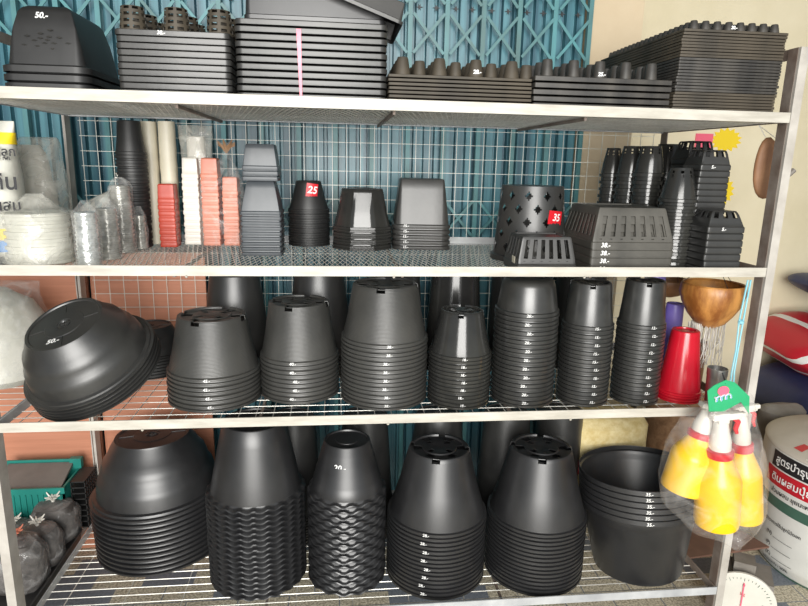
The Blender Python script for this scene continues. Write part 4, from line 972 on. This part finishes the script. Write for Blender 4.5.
for py, xl, xr, hy in ((548, 732, 738, .004), (536, 716, 746, .020), (529, 690, 758, .050), (505, 667, 764, .075), (480, 665, 765, .078), (450, 672, 763, .070), (425, 686, 757, .050), (405, 703, 751, .026), (392, 708, 748, .012)):
    a = ony(xl, py, YB); b = ony(xr, py, YB); secs.append(((a.z+b.z)/2, (a.x+b.x)/2, YB+.012 if hy > .03 else YB-.01, (b.x-a.x)/2, hy*1.08))
o = blob(secs, 2.5, 52, .005, 16, 5, 6, cap=False).obj('clear_hanging_bag', 'filmh'); tag(o, 'clear plastic bag with green header hanging from the third shelf corner', 'bag')
hp = [(707.5, 391), (714, 385.5), (726, 380), (735, 382.5), (749.6, 396.6), (749, 414), (741, 402), (724, 411.5), (709, 411.5)]
mb = MB(); pts = [ony(x, y, YB-.034) for x, y in hp]; n = len(pts); mb.add([tuple(p) for p in pts]+[(p.x, p.y+.0015, p.z) for p in pts], [tuple(range(n))[::-1], tuple(range(n, 2*n))]+[(i, (i+1) % n, n+(i+1) % n, n+i) for i in range(n)])
hd = mb.obj('printed_header', 'green', o)
cc = ony(723.5, 391, YB-.036); u = dep(cc)/F_PX
mb = MB(); n = 20
mb.add([(cc.x+6.2*u*math.cos(6.283*k/n), cc.y, cc.z+5.2*u*math.sin(6.283*k/n)) for k in range(n)], [tuple(range(n))]); link('logo_disc', bake(mb.mesh('logo_disc', 'rose'), .0005, mt='rose'), hd)
for off, mt_, rr in ((0, 'white', .0022), (-.0012, 'bluep', .0011)):
    mb = MB(); pp = []
    for k in range(27):
        t_ = k/26; pp.append((cc.x+(-9+17*t_)*u+1.6*u*math.sin(t_*22), cc.y-.002+off, cc.z+(-9.0+4*t_)*u+2.6*u*math.cos(t_*22)))
    mb.tube(pp, rr, 5); mb.obj('logo_script', mt_, hd)
RB = ony(731, 392, .012); mb = MB(); hk = pts[2]; mb.tube([(hk.x, hk.y, hk.z-.01), (hk.x+.002, hk.y+.02, hk.z+.010), tuple(RB)], .0012, 5)
mb.obj('hanging_string', 'ink', o)
# ------------------------------------------------------------------ kitchen scale
Yd = .10; c = ony(741, 600, Yd); Rd = 31*dep(c)/F_PX; zp = c.z+Rd+.012
root = empty('spring_scale', (c.x, Yd, 0)); tag(root, 'spring scale with round ivory dial and brown plate beside the right post', 'scale')
mb = MB(); n = 40; mb.lathe([(Rd*.96, 0), (Rd, .002), (Rd, .010), (Rd*.9, .012)], n)
me = mb.mesh('dial', 'dial'); me.transform(Matrix.Rotation(math.radians(90), 4, 'X')); me.update(); link('dial', me, root, (0, .004, c.z))
mb = MB().box((-Rd*.85, .008, 0), (Rd*.85, .12, c.z+Rd*.7)).box((-.03, .03, c.z+Rd*.7), (.03, .09, zp)); mb.obj('scale_body', 'greybag', root)
MB().bar((0, -.0115, c.z-Rd*.55), (0, -.0115, c.z+Rd*.7), .0035, .0015, (0, 1, 0)).obj('pointer', 'rose', root)
for k in range(24):
    a = k*math.pi/12; mb = None
tk = MB()
for k in range(48):
    a = k*math.pi/24; d = Vector((math.sin(a), 0, math.cos(a))); r1 = Rd*.86; r0 = Rd*(.76 if k % 4 == 0 else .81); o3 = Vector((0, -.0095, c.z)); tk.bar(o3+d*r0, o3+d*r1, .001, .0012, (0, 1, 0))
tk.obj('dial_ticks', 'inkg', root)
for tx, x, z in (('0', 0, .6), ('5', .6, 0), ('10', 0, -.62), ('15', -.6, 0), ('kg', .0, .28)):
    text(tx, .016, (lambda x, z: lambda u_, v_: Vector((Rd*x+u_, -.0088, c.z+Rd*z+v_)))(x, z), 'inkr' if tx == 'kg' else 'ink', 'dial_number', root, shear=0)
q0 = onz(703, 556, zp); bk = onz(735, 527, zp)
xl_ = ony(692, 545, Yd).x-c.x; xr2 = ony(788, 549, Yd+.02).x-c.x
yb_ = bk.y-Yd; yf = ony(735, 557, 0).y
yf = onz(735, 557, zp).y-Yd; root.rotation_euler.z = AV(c)*.8; RZ = Matrix.Rotation(-AV(c)*.8, 4, 'Z')
mb = MB().add([(xl_+.03, yf, zp), (xr2, yf+.035, zp), (xr2-.045, yb_, zp), (xl_, yb_, zp), (xl_+.03, yf, zp+.006), (xr2, yf+.035, zp+.006), (xr2-.045, yb_, zp+.006), (xl_, yb_, zp+.006)], [(3, 2, 1, 0), (4, 5, 6, 7), (0, 1, 5, 4), (1, 2, 6, 5), (2, 3, 7, 6), (3, 0, 4, 7)])
mb.v = [tuple(RZ @ Vector(v)) for v in mb.v]
mb.obj('weighing_plate', 'plate', root)
if DBG: print('scale', c, Rd, 'plate', yf, yb_, xl_, xr2, zp)
# ------------------------------------------------------------------ white sack with Thai print
Ys = .34; c = ony(846, 520, Ys); Rs = 80*dep(c)/F_PX
AVs = AV(c)
def sz(py, px=806):
    a = AVs+math.asin((px-846)/80); return zat(c.x+Rs*math.sin(a), Ys-Rs*math.cos(a), py)
zT = sz(450); zS = sz(462)
root = empty('printed_sack', (c.x, Ys, 0)); tag(root, 'large white woven sack with green bands and Thai print, right of the scale', 'sack')
def bul(a, z): return 1+.018*noise.noise(Vector((math.sin(a)*1.7, math.cos(a)*1.7, z*7)))
def sackr(z):
    if z < .05: return Rs*(.90+.10*z/.05)
    if z < zS: return Rs
    t_ = (z-zS)/(zT-zS); return Rs*(1-.42*t_**1.8)
def ringmesh(name, za, zc, mt, e, nz=3, closed=False):
    mb = MB(); n = 96
    for i in range(nz+1):
        z = za+(zc-za)*i/nz
        for k in range(n):
            a = 2*math.pi*k/n; r = sackr(z)*bul(a, z)+e; mb.v.append((r*math.sin(a), -r*math.cos(a), z))
    for i in range(nz):
        for k in range(n): k2 = (k+1) % n; mb.f.append((i*n+k, i*n+k2, (i+1)*n+k2, (i+1)*n+k))
    if closed: mb.f.append(tuple(range(n))[::-1]); mb.f.append(tuple(nz*n+k for k in range(n)))
    return mb.obj(name, mt, root)
ringmesh('sack_body', 0, zS, 'sack', 0, 40, True); ringmesh('sack_top', zS-.002, zT, 'sackt', .0015, 12, True)
def arc(name, za, zc, mt, a0, a1, e, nz=2, skew=0, za_end=None):
    mb = MB(); n = 24
    for i in range(nz+1):
        for k in range(n+1):
            a = a0+(a1-a0)*k/n; z = za+(zc-za)*i/nz+skew*(a-a0); r = sackr(z)*bul(a, z)+e; mb.v.append((r*math.sin(a), -r*math.cos(a), z))
    for i in range(nz):
        for k in range(n): q = i*(n+1)+k; mb.f.append((q, q+1, q+n+2, q+n+1))
    return mb.obj(name, mt, root)
ringmesh('green_band', sz(518), sz(508), 'inkg', .0015); ringmesh('green_band', sz(588), sz(577), 'inkg', .0015)
arc('red_band', sz(497), sz(481), 'inkr', AVs-1.0, .9, .0018); arc('black_band', sz(479.5), sz(464), 'ink', AVs-.93, .9, .0018)
arc('grey_emblem', sz(462.5), sz(446), 'greybag', AVs-.62, AVs+.6, .0020, skew=0); arc('white_emblem', sz(459.5), sz(449), 'whitep', AVs-.50, AVs+.5, .0035)
for tx, py, a0, szz, mt_ in (('สูตรบำรุงดิน', 471.5, -0.86, .036, 'white'), ('ดินผสมปุ๋ยหมัก', 489, -0.88, .036, 'white'), ('ส่วนผสม ขุยมะพร้าว', 502, -0.86, .022, 'ink'), ('อัตราการใช้ปลูกไม้ดอก', 532, -0.88, .016, 'ink'), ('(N) ________', 543, -0.82, .018, 'ink'), ('(P) ________', 553, -0.80, .018, 'ink'),
                          ('(K) ________', 562, -0.78, .018, 'ink'), ('ไม่น้อยกว่า 20%', 570, -0.86, .018, 'ink'), ('วิธีใช้ ผสมดิน', 597, -0.86, .024, 'ink'), ('ผลิตโดยกลุ่มเกษตรกร', 608, -0.81, .016, 'ink')):
    z0 = sz(py)
    text(tx, szz, (lambda z0, a0: lambda u_, v_: (lambda a, z: Vector(((sackr(z)*bul(a, z)+.0045)*math.sin(a), -(sackr(z)*bul(a, z)+.0045)*math.cos(a), z)))(AVs+a0+u_/Rs, z0+v_))(z0, a0), mt_, 'printed_line', root, shear=0, bold=.015, align='LEFT')
# floral print on the shoulder
for k in range(7):
    a = AVs-.75+.16*k; arc('shoulder_print', zS+(zT-zS)*(.45+.2*(k % 2)), zS+(zT-zS)*(.72+.2*(k % 2)), ('inkr', 'green')[k % 2], a, a+.13, .004)
# ------------------------------------------------------------------ sacks piled at the rear right
m, t, b_ = nt('striped_sack'); tc = N(t, 'ShaderNodeTexCoord'); mp = N(t, 'ShaderNodeMapping'); mp.inputs['Rotation'].default_value = (0, math.radians(-38), 0)
t.links.new(tc.outputs['Object'], mp.inputs[0]); sp_ = N(t, 'ShaderNodeSeparateXYZ'); t.links.new(mp.outputs[0], sp_.inputs[0])
mr = N(t, 'ShaderNodeMapRange'); mr.inputs[1].default_value = -.34; mr.inputs[2].default_value = .34; t.links.new(sp_.outputs[0], mr.inputs[0])
cr = N(t, 'ShaderNodeValToRGB'); cr.color_ramp.interpolation = 'CONSTANT'; e = cr.color_ramp.elements; t.links.new(mr.outputs[0], cr.inputs[0])
e[0].position = 0; e[0].color = (.5, .015, .03, 1); e[1].position = .12; e[1].color = (.78, .77, .75, 1)
for p_, cl in ((.145, (.50, .015, .03)), (.25, (.78, .77, .75)), (.275, (.50, .015, .03)), (.38, (.78, .77, .75)), (.41, (.015, .022, .09)), (.50, (.78, .77, .75)), (.60, (.5, .015, .03)), (.70, (.78, .77, .75)), (.86, (.015, .022, .09))):
    q = e.new(p_); q.color = (*cl, 1)
t.links.new(cr.outputs[0], b_.inputs['Base Color']); b_.inputs['Roughness'].default_value = .4; K['stripe'] = m
def pillow(c, hx, hy, hz, mt, label, rot=(0, 0, 0), seed=0, parts=None, name='filled_sack'):
    mb = MB(); n, m_ = 48, 24
    for i in range(m_+1):
        ph = -math.pi/2+math.pi*i/m_; cz, sz_ = math.cos(ph), math.sin(ph)
        for k in range(n):
            a = 2*math.pi*k/n; f = lambda v, e_: math.copysign(abs(v)**e_, v)
            x = f(cz, .55)*f(math.cos(a), .45); y = f(cz, .55)*f(math.sin(a), .45); z = f(sz_, .9)
            q = 1+.05*noise.noise(Vector((x*2+seed, y*2, z*2))); mb.v.append((hx*x*q, hy*y*q, hz*z*q*(1-.35*(abs(x)**4))))
    for i in range(m_):
        for k in range(n): k2 = (k+1) % n; mb.f.append((i*n+k, i*n+k2, (i+1)*n+k2, (i+1)*n+k))
    o = mb.obj(name, mt, loc=c); o.rotation_euler = rot; tag(o, label, 'sack'); return o
Yp = 1.05; cx = ony(835, 380, Yp).x
lv = [0, .2, .4]; zA = zat(cx, Yp-.2, 446); zB = zat(cx, Yp-.2, 386); zC = zat(cx, Yp-.1, 334)
hn = zA/3
for i in range(3): pillow((cx+.02, Yp, hn*(i+.5)), .30, .24, hn*.52, 'navy', ('dark navy sack, lowest of the pile at the rear right', 'dark navy sack in the pile, third from its top', 'dark navy sack in the pile directly under the scripted navy one')[i], seed=i)
o = pillow((cx, Yp, (zA+zB)/2), .33, .25, (zB-zA)*.56, 'navy', 'navy sack with white script under the red striped sack', seed=5)
def onp(u_, v_, x0, z0, hy): return Vector((x0+u_, -hy, z0+v_))
text('V2', .10, lambda u_, v_: Vector((-.15+u_, -.274, .0+v_)), 'white', 'script_mark', o, shear=.3, bold=-.01)
pp = [(-.27+.006*k, -.268, .022+.012*math.sin(k*.9)) for k in range(16)]
MB().tube(pp, .003, 5).obj('script_stroke', 'white', o)
pillow((cx+.03, Yp+.03, zB+(zC-zB)*.5+.0), .35, .24, (zC-zB)*.62, 'stripe', 'red and white striped sack on top of the navy pile', (math.radians(6), math.radians(4), 0), 9)
c2 = ony(852, 300, 1.1); pillow((c2.x, 1.10, zat(c2.x, 1.0, 298)), .24, .2, .055, 'navy', 'navy sack with white side lying highest at the right edge', (0, math.radians(12), 0), 12)
o = COL.objects[-1] if False else None
Y = .80; a = ony(750, 420, Y); b = ony(789, 420, Y); hx = (b.x-a.x)/2; cx2 = (a.x+b.x)/2; zt = zat(cx2, Y-.02, 400)
o = blob([(0, 0, 0, hx*.9, .06), (.03, 0, 0, hx*1.05, .07), (zt*.6, 0, 0, hx*1.05, .07), (zt*.94, 0, 0, hx, .06), (zt*.985, 0, 0, hx*.85, .03), (zt, 0, 0, hx*.7, .012)], 2.8, 40, .012, 12, 3, 7).obj('grey_bag', 'greybag', loc=(cx2, Y-.06, 0)); tag(o, 'grey brown crumpled bag between the post and the white sack', 'bag')
# ------------------------------------------------------------------ hanging scoop and wall stickers
Yh = .10; pts_ = [(776, 137), (777, 160), (776, 182), (772, 197), (762, 201), (754, 195), (751.5, 180), (753.5, 163), (758, 147), (765, 135)]
P_ = [ony(x, y, Yh) for x, y in pts_]; cN = sum(P_, Vector())/len(P_); mb = MB(); n = len(P_)
for s_, e_ in ((1.0, 0), (.97, .006), (.8, .011), (.45, .014), (.05, .015)):
    for p in P_: q = cN+(p-cN)*s_; mb.v.append((q.x-cN.x, -e_, q.z-cN.z))
mb.f.append(tuple(4*n+k for k in range(n)))
for i in range(4):
    for k in range(n): k2 = (k+1) % n; mb.f.append((i*n+k2, i*n+k, (i+1)*n+k, (i+1)*n+k2))
o = link('hanging_scoop', bake(mb.mesh('hanging_scoop', 'paddle'), .004, sub=1, mt='paddle', ang=60), loc=(cN.x, Yh, cN.z)); tag(o, 'brown teardrop-shaped scoop hanging on strings inside the right post', 'scoop')
mb = MB(); rl = Vector((W-.005, Yh, M1-.004))-Vector((cN.x, Yh, cN.z))
for p in (P_[0], P_[9]): mb.tube([(p.x-cN.x, -.002, p.z-cN.z-.004), tuple(rl)], .0011, 5)
mb.obj('string', 'whitep', o)
h0 = ony(770, 192, Yh)-Vector((cN.x, Yh, cN.z)); h1 = ony(794, 170, Yh)-Vector((cN.x, Yh, cN.z)); MB().tube([tuple(h0), tuple(h1)], [.004, .007], 8).obj('handle', 'greybag', o)
def burst(px, py, rx, ry, mt, label, n=14):
    c = ony(px, py, 1.349); u = dep(c)/F_PX; mb = MB(); pts = []
    for k in range(2*n):
        a = math.pi*k/n; q = 1 if k % 2 else .74; pts.append((c.x+rx*u*q*math.cos(a), 1.3495, c.z+ry*u*q*math.sin(a)))
    m_ = len(pts); mb.add(pts+[(p[0], 1.3465, p[2]) for p in pts], [tuple(range(m_)), tuple(range(m_, 2*m_))[::-1]]+[(i, m_+i, m_+(i+1) % m_, (i+1) % m_) for i in range(m_)])
    o = mb.obj('starburst_sign', mt); tag(o, label, 'sign'); return o, c, u
burst(726, 140, 17, 12, 'yel', 'yellow starburst sign on the cream wall under the top shelf')
burst(722, 191, 13, 15, 'yel', 'yellow starburst sign half hidden behind the tall slotted stack')
a = ony(694, 149, 1.348); b = ony(713, 134, 1.348); o = MB().box((a.x, 1.343, a.z), (b.x, 1.3495, b.z)).obj('red_sign', 'rose'); tag(o, 'plain red card stuck on the wall left of the yellow starburst', 'sign')
